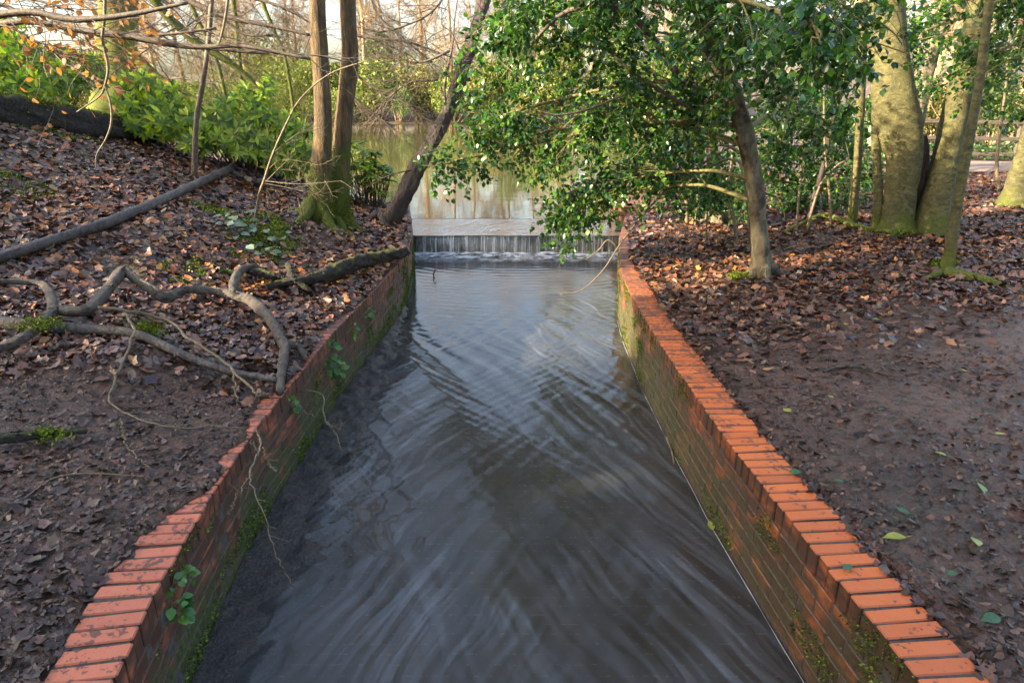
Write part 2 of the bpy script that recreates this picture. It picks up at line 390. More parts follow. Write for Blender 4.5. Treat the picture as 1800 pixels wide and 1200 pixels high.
def mk_bed():
    q = Mat('stream_bed'); p = q.pos(); o = q.sep(p)
    a = q.noise(p, 3, 5, 0.6); b = q.noise(p, 45, 3, 0.6)
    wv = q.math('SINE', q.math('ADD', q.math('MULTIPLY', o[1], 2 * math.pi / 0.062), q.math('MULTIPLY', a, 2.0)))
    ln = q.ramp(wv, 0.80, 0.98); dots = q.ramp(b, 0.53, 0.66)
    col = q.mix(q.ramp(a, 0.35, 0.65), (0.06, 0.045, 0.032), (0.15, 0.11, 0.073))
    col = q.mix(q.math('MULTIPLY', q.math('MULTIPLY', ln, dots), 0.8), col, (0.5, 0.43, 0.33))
    q.set(Base_Color=col, Roughness=0.8); return q.m
M['bed'] = mk_bed()
def mk_water(name, tint, clear, rough, bump=None, foam=0.0, spec=1.0):
    q = Mat(name); q.n.remove(q.b); p = q.pos()
    dif = q.node('ShaderNodeBsdfDiffuse'); tr = q.node('ShaderNodeBsdfTransparent'); gl = q.node('ShaderNodeBsdfGlossy')
    tr.inputs[0].default_value = (0.86, 0.80, 0.70, 1); gl.inputs['Roughness'].default_value = rough; gl.inputs['Color'].default_value = (spec, spec, spec, 1)
    n1 = q.noise(p, 1.6, 4)
    col = q.mix(q.ramp(n1, 0.3, 0.7), tint, tuple(t * 1.35 for t in tint))
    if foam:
        # faint froth and sky reflection, painted as pale streaks along the crossing ripples
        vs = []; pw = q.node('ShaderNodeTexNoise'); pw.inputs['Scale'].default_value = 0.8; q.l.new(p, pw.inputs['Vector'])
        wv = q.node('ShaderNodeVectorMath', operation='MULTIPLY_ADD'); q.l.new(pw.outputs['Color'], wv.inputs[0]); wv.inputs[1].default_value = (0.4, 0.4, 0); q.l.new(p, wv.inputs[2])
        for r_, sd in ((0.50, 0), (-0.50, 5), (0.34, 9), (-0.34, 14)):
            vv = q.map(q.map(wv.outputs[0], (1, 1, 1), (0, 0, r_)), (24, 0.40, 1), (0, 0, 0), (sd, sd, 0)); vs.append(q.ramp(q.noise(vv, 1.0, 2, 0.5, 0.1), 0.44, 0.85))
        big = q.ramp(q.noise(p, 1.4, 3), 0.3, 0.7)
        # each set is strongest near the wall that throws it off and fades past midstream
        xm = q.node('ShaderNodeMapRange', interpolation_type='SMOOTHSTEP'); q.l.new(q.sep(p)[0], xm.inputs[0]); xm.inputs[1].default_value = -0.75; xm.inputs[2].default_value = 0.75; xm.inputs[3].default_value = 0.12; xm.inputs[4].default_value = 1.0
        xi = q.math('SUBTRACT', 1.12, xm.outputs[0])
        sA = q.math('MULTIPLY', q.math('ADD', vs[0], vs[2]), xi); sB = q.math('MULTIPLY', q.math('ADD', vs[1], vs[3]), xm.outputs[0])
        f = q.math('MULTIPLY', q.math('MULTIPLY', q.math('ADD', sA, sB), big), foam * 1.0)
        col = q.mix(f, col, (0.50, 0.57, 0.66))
    q.l.new(col, dif.inputs[0])
    m1 = q.node('ShaderNodeMixShader'); m1.inputs[0].default_value = clear
    q.l.new(dif.outputs[0], m1.inputs[1]); q.l.new(tr.outputs[0], m1.inputs[2])
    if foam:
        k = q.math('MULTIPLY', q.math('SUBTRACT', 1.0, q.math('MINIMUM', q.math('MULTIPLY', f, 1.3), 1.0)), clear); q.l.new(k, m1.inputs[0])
    fr = q.node('ShaderNodeFresnel'); fr.inputs[0].default_value = 1.34
    m2 = q.node('ShaderNodeMixShader'); q.l.new(fr.outputs[0], m2.inputs[0]); q.l.new(m1.outputs[0], m2.inputs[1]); q.l.new(gl.outputs[0], m2.inputs[2])
    if bump:
        bn = q.node('ShaderNodeBump'); bn.inputs['Strength'].default_value = bump[1]; bn.inputs['Distance'].default_value = bump[2]
        q.l.new(q.noise(q.map(p, bump[3]), bump[0], 3), bn.inputs['Height'])
        for s_ in (gl, fr): q.l.new(bn.outputs[0], s_.inputs['Normal'])
    q.l.new(m2.outputs[0], q.out.inputs[0]); return q.m
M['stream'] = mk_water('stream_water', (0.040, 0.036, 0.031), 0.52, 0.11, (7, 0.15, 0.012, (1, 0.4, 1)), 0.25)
M['lake'] = mk_water('lake_water', (0.075, 0.065, 0.03), 0.0, 0.03, (1.5, 0.10, 0.03, (0.6, 1.6, 1)))
M['overflow'] = mk_water('overflow_water', (0.14, 0.10, 0.06), 0.2, 0.12, (5, 0.25, 0.02, (1, 0.6, 1)), 0.45)  # pale streak colour raised to imitate sky reflected at a grazing angle
def mk_curtain():
    q = Mat('falling_water'); q.n.remove(q.b); p = q.pos()
    s = q.noise(q.map(p, (30, 1, 1.2)), 1.0, 5, 0.75, 0.5)
    f = q.ramp(s, 0.46, 0.72)
    d = q.node('ShaderNodeBsdfDiffuse'); d.inputs[0].default_value = (0.75, 0.77, 0.78, 1)
    t = q.node('ShaderNodeBsdfTransparent'); g = q.node('ShaderNodeBsdfGlossy'); g.inputs['Roughness'].default_value = 0.15
    m = q.node('ShaderNodeMixShader'); q.l.new(q.math('MULTIPLY', f, 0.75), m.inputs[0]); q.l.new(t.outputs[0], m.inputs[1]); q.l.new(d.outputs[0], m.inputs[2])
    m2 = q.node('ShaderNodeMixShader'); m2.inputs[0].default_value = 0.05; q.l.new(m.outputs[0], m2.inputs[1]); q.l.new(g.outputs[0], m2.inputs[2])
    q.l.new(m2.outputs[0], q.out.inputs[0]); return q.m
M['curtain'] = mk_curtain()
def mk_foam():
    q = Mat('foam'); q.n.remove(q.b)
    d = q.node('ShaderNodeBsdfDiffuse'); d.inputs[0].default_value = (0.75, 0.78, 0.8, 1)
    t = q.node('ShaderNodeBsdfTransparent'); m = q.node('ShaderNodeMixShader')
    n = q.noise(q.pos(), 7, 3); a = q.attr(); sp = q.node('ShaderNodeSeparateColor'); q.l.new(a, sp.inputs[0])
    q.l.new(q.math('MULTIPLY', q.ramp(n, 0.35, 0.68), q.math('MULTIPLY', sp.outputs[0], 0.75)), m.inputs[0])
    q.l.new(t.outputs[0], m.inputs[1]); q.l.new(d.outputs[0], m.inputs[2]); q.l.new(m.outputs[0], q.out.inputs[0]); return q.m
M['foam'] = mk_foam()
q = Mat('waterline_glint'); q.set(Base_Color=(0.34, 0.33, 0.32), Roughness=0.4); M['glintline'] = q.m

# ------------------------------------------------------------------ the lie of the land
WATER, LAKE = -0.58, -0.28
LY = np.array([-8, 0.5, 1.63, 2.0, 2.7, 3.4, 5.0, 6.4, 7.3, 8.1, 9.3, 10.65, 12.0, 14, 18, 25, 35, 75, 120])
LX = np.array([-1.1, -1.16, -1.225, -1.29, -1.36, -1.395, -1.38, -1.29, -1.25, -1.25, -1.36, -1.57, -1.80, -2.3, -4.3, -8.5, -14, -40, -60])
RY = np.array([-8, 0.5, 1.68, 2.4, 3.3, 4.2, 5.2, 6.4, 7.05, 7.6, 9.0, 10.65, 12.6, 14, 20, 30, 75, 120])
RX = np.array([1.36, 1.31, 1.25, 1.19, 1.128, 1.10, 1.088, 1.112, 1.152, 1.22, 1.43, 1.76, 2.1, 2.3, 4.2, 9, 35, 60])
xl = lambda y: np.interp(y, LY, LX)
xr = lambda y: np.interp(y, RY, RX)
OLy = [0, 1.5, 2.1, 2.35, 2.5, 2.62, 2.72, 2.9, 2.98, 3.1, 3.2, 3.35, 3.5, 3.72, 3.9, 4.3, 4.7, 5.0, 5.4, 5.6, 6.3, 12]
OLx = [.235, .225, .215, .17, .13, .07, .015, .015, .09, .07, .015, .04, .09, .10, .03, .02, .05, .11, .06, .015, .03, .015]
ORy = [0, 5.5, 6.4, 7.2, 8.5, 10, 12]; ORx = [.235, .235, .225, .17, .12, .06, .03]
offL = lambda y: np.interp(y, OLy, OLx) + 0.022 * (vn(y * 9, y * 0, 3) - 0.5) + 0.02 * (vn(y * 31, y * 0, 4) - 0.5)
offR = lambda y: np.interp(y, ORy, ORx) + 0.03 * (vn(y * 8, y * 0, 5) - 0.5) + 0.018 * (vn(y * 30, y * 0, 6) - 0.5)
def lumps(x, y):
    return 0.10 * (fbm(x * 1.1, y * 1.1, 21, 3) - 0.45) + 0.035 * (fbm(x * 6, y * 6, 31, 4) - 0.47) + 0.024 * (fbm(x * 17, y * 17, 41, 3) - 0.43)
def gL(x, y):
    t = np.maximum(-(np.asarray(x) - xl(y)) - offL(y), 0)
    k = np.interp(y, [0, 2, 4, 7, 9, 12, 16, 30], [0.05, 0.10, 0.20, 0.31, 0.33, 0.30, 0.2, 0.10])
    base = np.interp(y, [0, 10.5, 12, 14, 100], [0.0, 0.02, -0.06, -0.40, -0.45])
    z = base + k * (t - 0.55 * (1 - np.exp(-t / 0.9))) 
    z = np.where(z > 2.0, 2.0 + (z - 2.0) * 0.45, z)
    z = z + 0.55 * np.clip(-np.asarray(x) - 7.2, 0, 9) * sstep(6.4, 4.4, y)          # slope raised out of frame to block the low sun
    # swellings and a worn gully on the slope
    z = z + 0.16 * np.exp(-((x + 3.15) / 0.55) ** 2 - ((y - 6.7) / 0.9) ** 2) + 0.10 * np.exp(-((x + 2.35) / 0.4) ** 2 - ((y - 3.9) / 0.35) ** 2)
    z = z + 0.12 * np.exp(-((x + 2.55) / 0.5) ** 2 - ((y - 8.1) / 0.6) ** 2)
    return z + lumps(x, y) * sstep(0, 0.6, t) * 0.9 + 0.012 * sstep(0, 0.03, t) + 0.016 * (fbm(x * 26, y * 26, 41, 2) - 0.35) * sstep(0, 0.05, t)
def gR(x, y):
    t = np.maximum((np.asarray(x) - xr(y)) - offR(y), 0)
    base = np.interp(y, [0, 10.5, 12, 14, 100], [0.0, 0.03, 0.0, -0.1, -0.2])
    z = base + 0.045 * t * sstep(0, 3, t) + 0.0
    z = np.where(y > 13, base + np.minimum(0.5 * t, 0.42), z) * sstep(12.5, 14, y) + z * (1 - sstep(12.5, 14, y))
    z = z + 0.04 * np.exp(-((x - 2.45) / 0.5) ** 2 - ((y - 6.5) / 0.5) ** 2)
    return z + lumps(x, y) * sstep(0, 0.8, t) * 0.7 + 0.010 * sstep(0, 0.03, t) + 0.014 * (fbm(x * 26, y * 26, 41, 2) - 0.35) * sstep(0, 0.05, t)
def gz(x, y):
    x = np.asarray(x, float); y = np.asarray(y, float)
    return np.where(x < 0.2, gL(x, y), gR(x, y))
def G(px, py, lift=0.0):
    """where the sight line through a photo pixel meets the ground"""
    a = (px - 900) / F; b = -(py - 600) / F
    d = np.array([a, CT + b * ST, -ST + b * CT]); t = np.arange(0.8, 40, 0.01)
    q = d[None] * t[:, None] + np.array([0, 0, H]); g = gz(q[:, 0], q[:, 1]) + lift
    hit = np.nonzero(q[:, 2] <= g)[0]
    k = hit[0] if len(hit) else len(t) - 1
    return q[k]

def steps(a, b, f):
    o = [a]
    while o[-1] < b: o.append(o[-1] + f(o[-1]))
    return np.array(o)
YS = np.concatenate([steps(-8, 1.0, lambda y: 0.5)[:-1], steps(1.0, 14, lambda y: max(0.015, 0.006 * y)), steps(14.2, 118, lambda y: 0.022 * y)])
TS = np.concatenate([[0, 0.004, 0.012, 0.024], steps(0.04, 4.5, lambda t: 0.016 + 0.006 * t), steps(4.6, 75, lambda t: 0.07 * t)])
def grid_faces(ny, nx, flip=False):
    i = np.arange(ny - 1)[:, None] * nx; j = np.arange(nx - 1)[None, :]
    f = np.stack([i + j, i + j + 1, i + nx + j + 1, i + nx + j], -1).reshape(-1, 4)
    return f[:, ::-1] if flip else f
MOSS = [(-2.75, 7.1, 0.55, 1.0), (-2.2, 6.6, 0.35, 1.0), (-3.35, 6.4, 0.4, 0.8), (-2.3, 8.3, 0.5, 1.0), (-5.4, 7.2, 0.7, 0.8), (-5.2, 8.2, 0.8, 0.7), (-3.1, 5.4, 0.35, 0.8),
        (-4.9, 5.9, 0.45, .7), (2.2, 6.55, 0.3, 0.9), (4.9, 8.6, 0.7, 1.0), (3.2, 6.9, 0.35, 0.7), (4.4, 6.8, 0.35, .8), (-1.7, 9.2, .4, .6)]
for side in (-1, 1):
    yy, tt = np.meshgrid(YS, TS, indexing='ij')
    if side < 0: xx = xl(yy) - offL(yy) - tt; zz = gL(xx, yy)
    else: xx = xr(yy) + offR(yy) + tt; zz = gR(xx, yy)
    mo = np.zeros_like(xx)
    for mx, my, mr, ms in MOSS: mo = np.maximum(mo, ms * np.exp(-((xx - mx) ** 2 + (yy - my) ** 2) / mr ** 2))
    V = np.stack([xx, yy, zz], -1)
    skirt = V[:, :1].copy(); skirt[..., 2] -= 0.25; skirt[:, :, 0] -= side * 0.0
    V = np.concatenate([skirt, V], 1); mo = np.concatenate([mo[:, :1], mo], 1)
    C = np.stack([mo, mo, mo], -1).reshape(-1, 3)
    Geo().add(V.reshape(-1, 3), grid_faces(len(YS), len(TS) + 1, side < 0), C).obj('left_bank' if side < 0 else 'right_bank', M['mud'], kind='structure')

# stream bed, silt, stream, weir, lake
ys = np.arange(-3, 10.7, 0.1); g = Geo()
V = np.concatenate([np.stack([xl(ys) - 0.05, ys, 0 * ys - 0.66], 1), np.stack([xr(ys) + 0.05, ys, 0 * ys - 0.66], 1)])
n = len(ys); i = np.arange(n - 1)
g.add(V, np.stack([i, n + i, n + i + 1, i + 1], 1)).obj('stream_bed', M['bed'], kind='structure')

yy, u = np.meshgrid(np.arange(-3, 10.62, 0.018), np.linspace(0, 1, 170), indexing='ij')
xx = (xl(yy) + 0.002) * (1 - u) + (xr(yy) - 0.002) * u
def ripples(x, y):
    h = 0
    wx = x + 0.12 * (fbm(x * 1.2, y * 0.8, 61, 2) - 0.4); wy = y + 0.2 * (fbm(x * 1.1, y * 0.9, 62, 2) - 0.4)
    for k, (ang, lam, amp, sd) in enumerate([(0.55, 0.14, 0.8, 1), (-0.55, 0.13, 0.8, 2), (0.75, 0.09, 0.5, 3), (-0.72, 0.095, 0.5, 4), (0.42, 0.24, 1.0, 5), (-0.40, 0.22, 1.0, 6)]):
        c, s = math.cos(ang), math.sin(ang)
        ph = (wx * c + wy * s) * 2 * np.pi / lam + 9 * fbm(x * 0.9 + k, y * 0.6, 70 + k, 2)
        al = x * s - y * c; ac = x * c + y * s
        md = np.clip(fbm(ac * 2.4, al * 0.7, 80 + k, 2) * 2.6 - 0.55, 0, 1)
        h = h + amp * lam * np.sin(ph) * md
    m = sstep(8.2, 5.8, y); near = 0.55 + 0.45 * sstep(2.0, 5.0, y)
    r = np.hypot(x - 0.1, y - 11.8)
    arc = 0.10 * np.sin(r * 2 * np.pi / 0.15 + 6 * fbm(x, y, 91, 2)) * np.clip(fbm(x * 1.6, y * 1.6, 92, 2) * 2.4 - 0.5, 0, 1) + 0.03 * np.sin(y * 2 * np.pi / 0.11 + 16 * fbm(x * 1.3, y * 1.2, 93, 3)) * vn(x * 2, y * 2, 94)
    rough = 0.10 * (fbm(x * 5, y * 7, 95, 3) - 0.47) * sstep(8.7, 10.4, y)
    lf = 0.12 * np.sin(((x - xl(y)) * 1.0 + y * 0.9) * 2 * np.pi / 0.06 + 6 * fbm(x * 3, y * 2, 96, 2)) * sstep(0.75, 0.3, x - xl(y)) * vn(x * 3, y * 3, 97)
    return (0.0105 * h * m * near + 0.013 * (1 - m) * arc + 0.05 * rough + 0.006 * lf * m)
zz = WATER + ripples(xx, yy)
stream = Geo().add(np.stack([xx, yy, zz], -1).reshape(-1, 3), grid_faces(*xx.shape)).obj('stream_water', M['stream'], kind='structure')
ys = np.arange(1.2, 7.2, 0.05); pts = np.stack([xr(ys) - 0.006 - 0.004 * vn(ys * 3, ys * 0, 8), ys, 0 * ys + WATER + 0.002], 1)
ml = tube(pts, list(R.uniform(0.0003, 0.0034, 60)), 5, len(pts) * 2, 0.5, 4); Geo().add(*ml).obj('waterline_glint', M['glintline'], stream)  # pale strip standing in for the bright meniscus reflection along the right wall

# silt shelf that has settled along the foot of the left wall
SY = [0.8, 1.6, 2.2, 2.7, 3.1, 3.6, 4.1, 4.6, 5.1, 5.7, 6.2, 6.8, 7.6]; SW = [0.25, 0.14, 0.15, 0.26, 0.36, 0.30, 0.25, 0.30, 0.31, 0.22, 0.18, 0.12, 0.0]
yy, u = np.meshgrid(np.arange(0.8, 7.6, 0.02), np.linspace(0, 1, 34), indexing='ij')
wd = np.interp(yy, SY, SW) * (0.85 + 0.5 * (fbm(yy * 3, yy * 0, 7, 3) - 0.4)) + 0.04
xx = xl(yy) + u * wd * 1.5
zz = WATER + 0.035 - 0.075 * u ** 1.4 + 0.075 * (fbm(xx * 11, yy * 11, 12, 5) - 0.47)
Geo().add(np.stack([xx, yy, zz], -1).reshape(-1, 3), grid_faces(*xx.shape)).obj('silt_shelf', M['silt'], kind='structure')

weir = thing('weir', 'low weir with a thin curtain of water falling between the brick walls', 'weir', (0, 10.65, WATER))
wy = 10.65
V, Fs = box(-1.7, 1.9, wy + 0.03, wy + 0.45, -0.75, -0.315); under(Geo().add(V, Fs).obj('sill', M['concrete'], smooth=False), weir)
xs = np.linspace(-1.60, 1.78, 420); tz = np.linspace(0, 1, 16)
X, T = np.meshgrid(xs, tz, indexing='ij')
wob = 0.02 * (fbm(X * 9, T * 0.7, 15, 3) - 0.4) + 0.008 * (vn(X * 40, T * 1.2, 16) - 0.5)
V = np.stack([X, wy + 0.03 - 0.075 * np.sqrt(T) - wob * T, -0.305 - 0.285 * T], -1)
curt = under(Geo().add(V.reshape(-1, 3), grid_faces(420, 16)).obj('water_curtain', M['curtain']), weir)
yy, u = np.meshgrid(np.linspace(wy - 0.0, 12.25, 120), np.linspace(0, 1, 150), indexing='ij')
xx = (xl(yy) - 0.05) * (1 - u) + (xr(yy) + 0.05) * u
zz = -0.302 + 0.018 * sstep(wy, 12.2, yy) - 0.0 + 0.02 * (fbm((xx * 0.8 + yy * 0.6) * 1.2, (-xx * 0.6 + yy * 0.8) * 5, 5, 3) - 0.45) * sstep(12.3, 11.8, yy)
under(Geo().add(np.stack([xx, yy, zz], -1).reshape(-1, 3), grid_faces(*xx.shape)).obj('overflow', M['overflow']), weir)
yy, u = np.meshgrid(np.linspace(0, 1, 14), np.linspace(0, 1, 220), indexing='ij')
xx = -1.55 + 3.25 * u; Y = wy - 0.02 - 0.75 * yy; a = np.sin(np.pi * np.clip(yy, 0, 1) ** 0.45) ** 0.9
zz = WATER + 0.012 + 0.03 * a * (0.5 + fbm(xx * 8, Y * 5, 18, 3))
under(Geo().add(np.stack([xx, Y, zz], -1).reshape(-1, 3), grid_faces(14, 220, True), np.repeat(a.reshape(-1, 1), 3, 1)).obj('foam', M['foam'], kind='stuff'), curt)
ly = np.concatenate([np.arange(12.2, 22, 0.12), np.arange(22, 125, 1.5)]); lx = np.linspace(-1, 1, 60)
yy, u = np.meshgrid(ly, lx, indexing='ij'); xx = u * np.interp(yy, [12, 13, 25, 125], [2.6, 4, 22, 120])
Geo().add(np.stack([xx, yy, 0 * xx + LAKE], -1).reshape(-1, 3), grid_faces(*xx.shape)).obj('lake', M['lake'], kind='structure')

# far bank of the lake
yy, xx = np.meshgrid(np.concatenate([np.arange(69, 90, 0.6), np.arange(90, 400, 12)]), np.linspace(-170, 170, 200), indexing='ij')
sh = 70.5 + 5 * (fbm(xx * 0.09, xx * 0, 3, 3) - 0.45)
zz = LAKE - 0.25 + 0.30 * sstep(sh - 0.6, sh + 0.8, yy) + np.maximum(yy - sh, 0) * 0.05 + 0.3 * (fbm(xx * 0.4, yy * 0.4, 9, 3) - 0.4) * sstep(sh, sh + 3, yy)
Geo().add(np.stack([xx, yy, zz], -1).reshape(-1, 3), grid_faces(*xx.shape)).obj('far_bank', M['farground'], kind='structure')

# ------------------------------------------------------------------ brick channel walls
def arc(fx, y0, y1):
    y = np.linspace(y0, y1, 2000); p = np.stack([fx(y), y], 1)
    s = np.concatenate([[0], np.cumsum(np.linalg.norm(np.diff(p, axis=0), axis=1))]); return y, s
cop = Geo().add(*box(-0.0325, 0.0325, 0, 0.215, -0.105, 0, 0.005)).mesh('coping_brick', False)
strm = Geo().add(*box(-0.1075, 0.1075, 0, 0.09, 0, 0.065, 0.004)).mesh('face_brick', False)
copL = cop.copy(); strL = strm.copy()
cop.materials.append(M['brickR']); strm.materials.append(M['brickR']); copL.materials.append(M['brickL']); strL.materials.append(M['brickL'])
def wall(side):
    fx = xr if side > 0 else xl
    y0, y1 = 1.05, (10.55 if side > 0 else 11.9)
    root = thing('channel_wall', 'right channel wall with a clean orange brick coping' if side > 0 else 'left channel wall with a muddy salmon brick coping, moss along its foot', 'brick wall', (fx(1.05), 1.05, -0.6))
    ye = np.linspace(-3, 12.6, 160); g = Geo()
    xi = fx(ye) + side * 0.0045; xo = fx(ye) + side * 0.30; n = len(ye)
    V = np.concatenate([np.stack([xi, ye, 0 * ye - 0.75], 1), np.stack([xi, ye, 0 * ye - 0.006], 1), np.stack([xi + side * 0.205, ye, 0 * ye - 0.006], 1), np.stack([xo, ye, 0 * ye - 0.03], 1), np.stack([xo, ye, 0 * ye - 0.75], 1)])
    i = np.arange(n - 1); Fs = [np.stack([k * n + i, k * n + i + 1, (k + 1) * n + i + 1, (k + 1) * n + i], 1) for k in range(4)]
    if side > 0: Fs = [f[:, ::-1] for f in Fs]
    under(g.add(V, Fs).obj('mortar_core', M['mortar'], smooth=False), root)
    y, s = arc(fx, y0, y1)
    def put(me, name, sv, z, off, jit, tilt):
        yv = np.interp(sv, s, y); x0 = fx(yv); tx = (fx(yv + 0.01) - fx(yv - 0.01)) / 0.02
        ang = math.atan2(-1.0, -tx) if side < 0 else math.atan2(1.0, tx)
        rz = (ang + math.pi) if side > 0 else ang + math.pi     # local +y points away from the water
        o = mobj(name, me, None)
        nx, ny = (side * 1.0, -side * tx); l = math.hypot(nx, ny); nx /= l; ny /= l
        o.rotation_euler = (tilt[0], tilt[1], math.atan2(ny, nx) - math.pi / 2 + tilt[2])
        o.location = (x0 + nx * (off + jit), yv + ny * (off + jit), z)
        under(o, root)
    gap = 0.0755; k = 0; sv = 0.03
    while sv < s[-1]:
        broken = False
        put(cop if side > 0 else copL, 'coping_brick', sv, R.normal(0, 0.002) - (0.016 if broken else 0), -0.004, R.normal(0, 0.0025) + (0.02 if broken else 0), R.normal(0, 0.010, 3)); sv += gap; k += 1
    smax = s[-1] if side > 0 else np.interp(9.6, y, s)
    smin = np.interp(1.55, y, s)
    for c in range(6):
        sv = smin + (0.1125 if c % 2 else 0)
        while sv < smax:
            put(strm if side > 0 else strL, 'face_brick', sv, -0.183 - 0.075 * c, 0.0015, R.normal(0, 0.0014), R.normal(0, 0.004, 3)); sv += 0.2265
    # moss and liverwort tufts rooted in the face and joints
    n = 52000; yv = R.uniform(1.6, 10.3, n) ** 1.0; z = R.uniform(-0.58, -0.01, n)
    a = fbm(yv * 2.2 + 5 * side, z * 5, 51 + side, 4)
    if side > 0:
        f = a + 0.17 * sstep(4.3, 6, yv) * sstep(-0.5, -0.1, z) - 0.055 + 0.05 * (np.abs(z + 0.105) < 0.012) + 0.03 * sstep(-0.35, -0.56, z)
    else:
        f = a + 0.20 * sstep(-0.28, -0.56, z) - 0.10 + 0.07 * (np.abs(z + 0.105) < 0.012) + 0.06 * sstep(5, 8, yv)
    keep = f > 0.585 + 0.03 * R.normal(size=n); yv = yv[keep]; z = z[keep]; n = len(z)
    pos = np.stack([fx(yv) - side * 0.004, yv, z], 1)
    d = nrm(np.stack([-side * np.ones(n), R.normal(0, 0.7, n), R.normal(0.25, 0.6, n)], 1)); col = pick([(0.05, 0.075, 0.008), (0.10, 0.14, 0.015), (0.03, 0.05, 0.008), (0.16, 0.2, 0.03)], n, 0.35)
    g = Geo(); place(leaf_tmpl([0.3], 0.3, 0.3), pos, d, rdir(n, 0.6), R.uniform(0.006, 0.015, n), col, g)
    under(g.obj('moss', M['moss'], kind='stuff'), root)
    return root
wallR = wall(1); wallL = wall(-1)

pier = thing('brick_pier', 'square brick pier with capped top beside the right end of the weir', 'brick pier', (2.0, 11.2, -0.4))
V, Fs = box(1.795, 2.55, 11.005, 12.6, -0.7, 0.03); under(Geo().add(V, Fs).obj('mortar_core', M['mortar'], smooth=False), pier)
capm = Geo().add(*box(-0.2, 0.2, -0.16, 0.16, 0, 0.07, 0.008)).mesh('cap_brick', False); capm.materials.append(M['brickR'])
pbm = Geo().add(*box(-0.1075, 0.1075, 0, 0.09, 0, 0.065, 0.004)).mesh('pier_brick', False); pbm.materials.append(M['brickR'])
for k in range(2):
    for j in range(5):
        o = mobj('cap_brick', capm, None); o.location = (1.96 + 0.41 * k, 11.12 + 0.33 * j, 0.035 + R.normal(0, 0.002)); under(o, pier)
for c in range(6):
    z = -0.045 - 0.075 * c
    for k in range(4):
        o = mobj('pier_brick', pbm, None); o.location = (1.86 + 0.2265 * k - (0.0 if c % 2 else 0.09), 11.0, z); under(o, pier)
    for k in range(6):
        o = mobj('pier_brick', pbm, None); o.rotation_euler = (0, 0, -math.pi / 2); o.location = (1.79, 11.15 + 0.2265 * k + (0.11 if c % 2 else 0), z); under(o, pier)
# ------------------------------------------------------------------ growing things: shared builders
def grow(p, d, L, r, lev, out, up=0.08, wander=0.22, kids=(7, 5, 4, 0), ratio=0.55, spread=0.9):
    """a wandering branch with side branches; out collects (points, r0, r1)"""
    n = 6 if lev < 2 else 4; q = [np.array(p, float)]; d = nrm(d)
    for k in range(n):
        d = nrm(d + R.normal(0, wander, 3) + np.array([0, 0, up])); q.append(q[-1] + d * L / n)
    q = np.array(q); out.append((q, r, max(r * 0.35, 0.0012)))
    if lev < len(kids):
        for _ in range(kids[lev]):
            t = R.uniform(0.25, 1.0) * n; i = min(int(t), n - 1); b = q[i] + (q[i + 1] - q[i]) * (t - i)
            e = nrm(q[i + 1] - q[i]); s = rdir(1)[0]; s = nrm(s - e * np.dot(s, e))
            grow(b, nrm(e + s * R.uniform(0.6, 1.2) * spread), L * ratio * R.uniform(0.6, 1.2), r * (0.75 - 0.35 * t / n) * 0.7, lev + 1, out, up, wander, kids, ratio, spread)
def build_branches(out, g, thick=0.012, n=6, rough=0.12):
    a = []; b = []; ra = []; rb = []
    for q, r0, r1 in out:
        if r0 > thick: g.add(*tube(q, [r0, r1], n, None, rough, int(R.integers(99))))
        else:
            k = len(q) - 1; rr = np.linspace(r0, r1, k + 1)
            a.append(q[:-1]); b.append(q[1:]); ra.append(rr[:-1]); rb.append(rr[1:])
    if a: g.add(*sticks(np.concatenate(a), np.concatenate(b), np.concatenate(ra), np.concatenate(rb)))
def wr(p, wpx): return wpx * (p[1] * CT - (p[2] - H) * ST) / (2 * F)       # radius of something wpx pixels wide at p
def PX(lst, Y):
    """trunk axis and radii from (pixel x, pixel y, pixel width) at distance Y (a number or one per point)"""
    Ys = np.broadcast_to(Y, len(lst)) if np.ndim(Y) == 0 else Y
    p = [P(a[0], a[1], y) for a, y in zip(lst, Ys)]
    return np.array(p), [wr(q, a[2]) for q, a in zip(p, lst)]
def GP(lst):
    p = [G(a[0], a[1], a[3]) for a in lst]; return np.array(p), [0.86 * wr(q, a[2]) for q, a in zip(p, lst)]
def fix(o, root): return under(o, root)
def roots(g, base, r, n, L, seed=0, zz=0.02):
    """buttress roots running out from a trunk foot along the ground"""
    for k in range(n):
        a = seed + k * 2 * math.pi / n + R.normal(0, 0.25); pts = []
        for t in (0, 0.3, 0.6, 1.0):
            x = base[0] + math.cos(a + 0.3 * t) * (r * 0.4 + L * t); y = base[1] + math.sin(a + 0.3 * t) * (r * 0.4 + L * t)
            pts.append((x, y, float(gz(x, y)) + (r * 1.0 if t == 0 else zz * (1 - t) + 0.0 - 0.02 * t)))
        g.add(*tube(pts, [r * 0.5, r * 0.33, r * 0.2, r * 0.08], 8, 12, 0.2, seed + k))

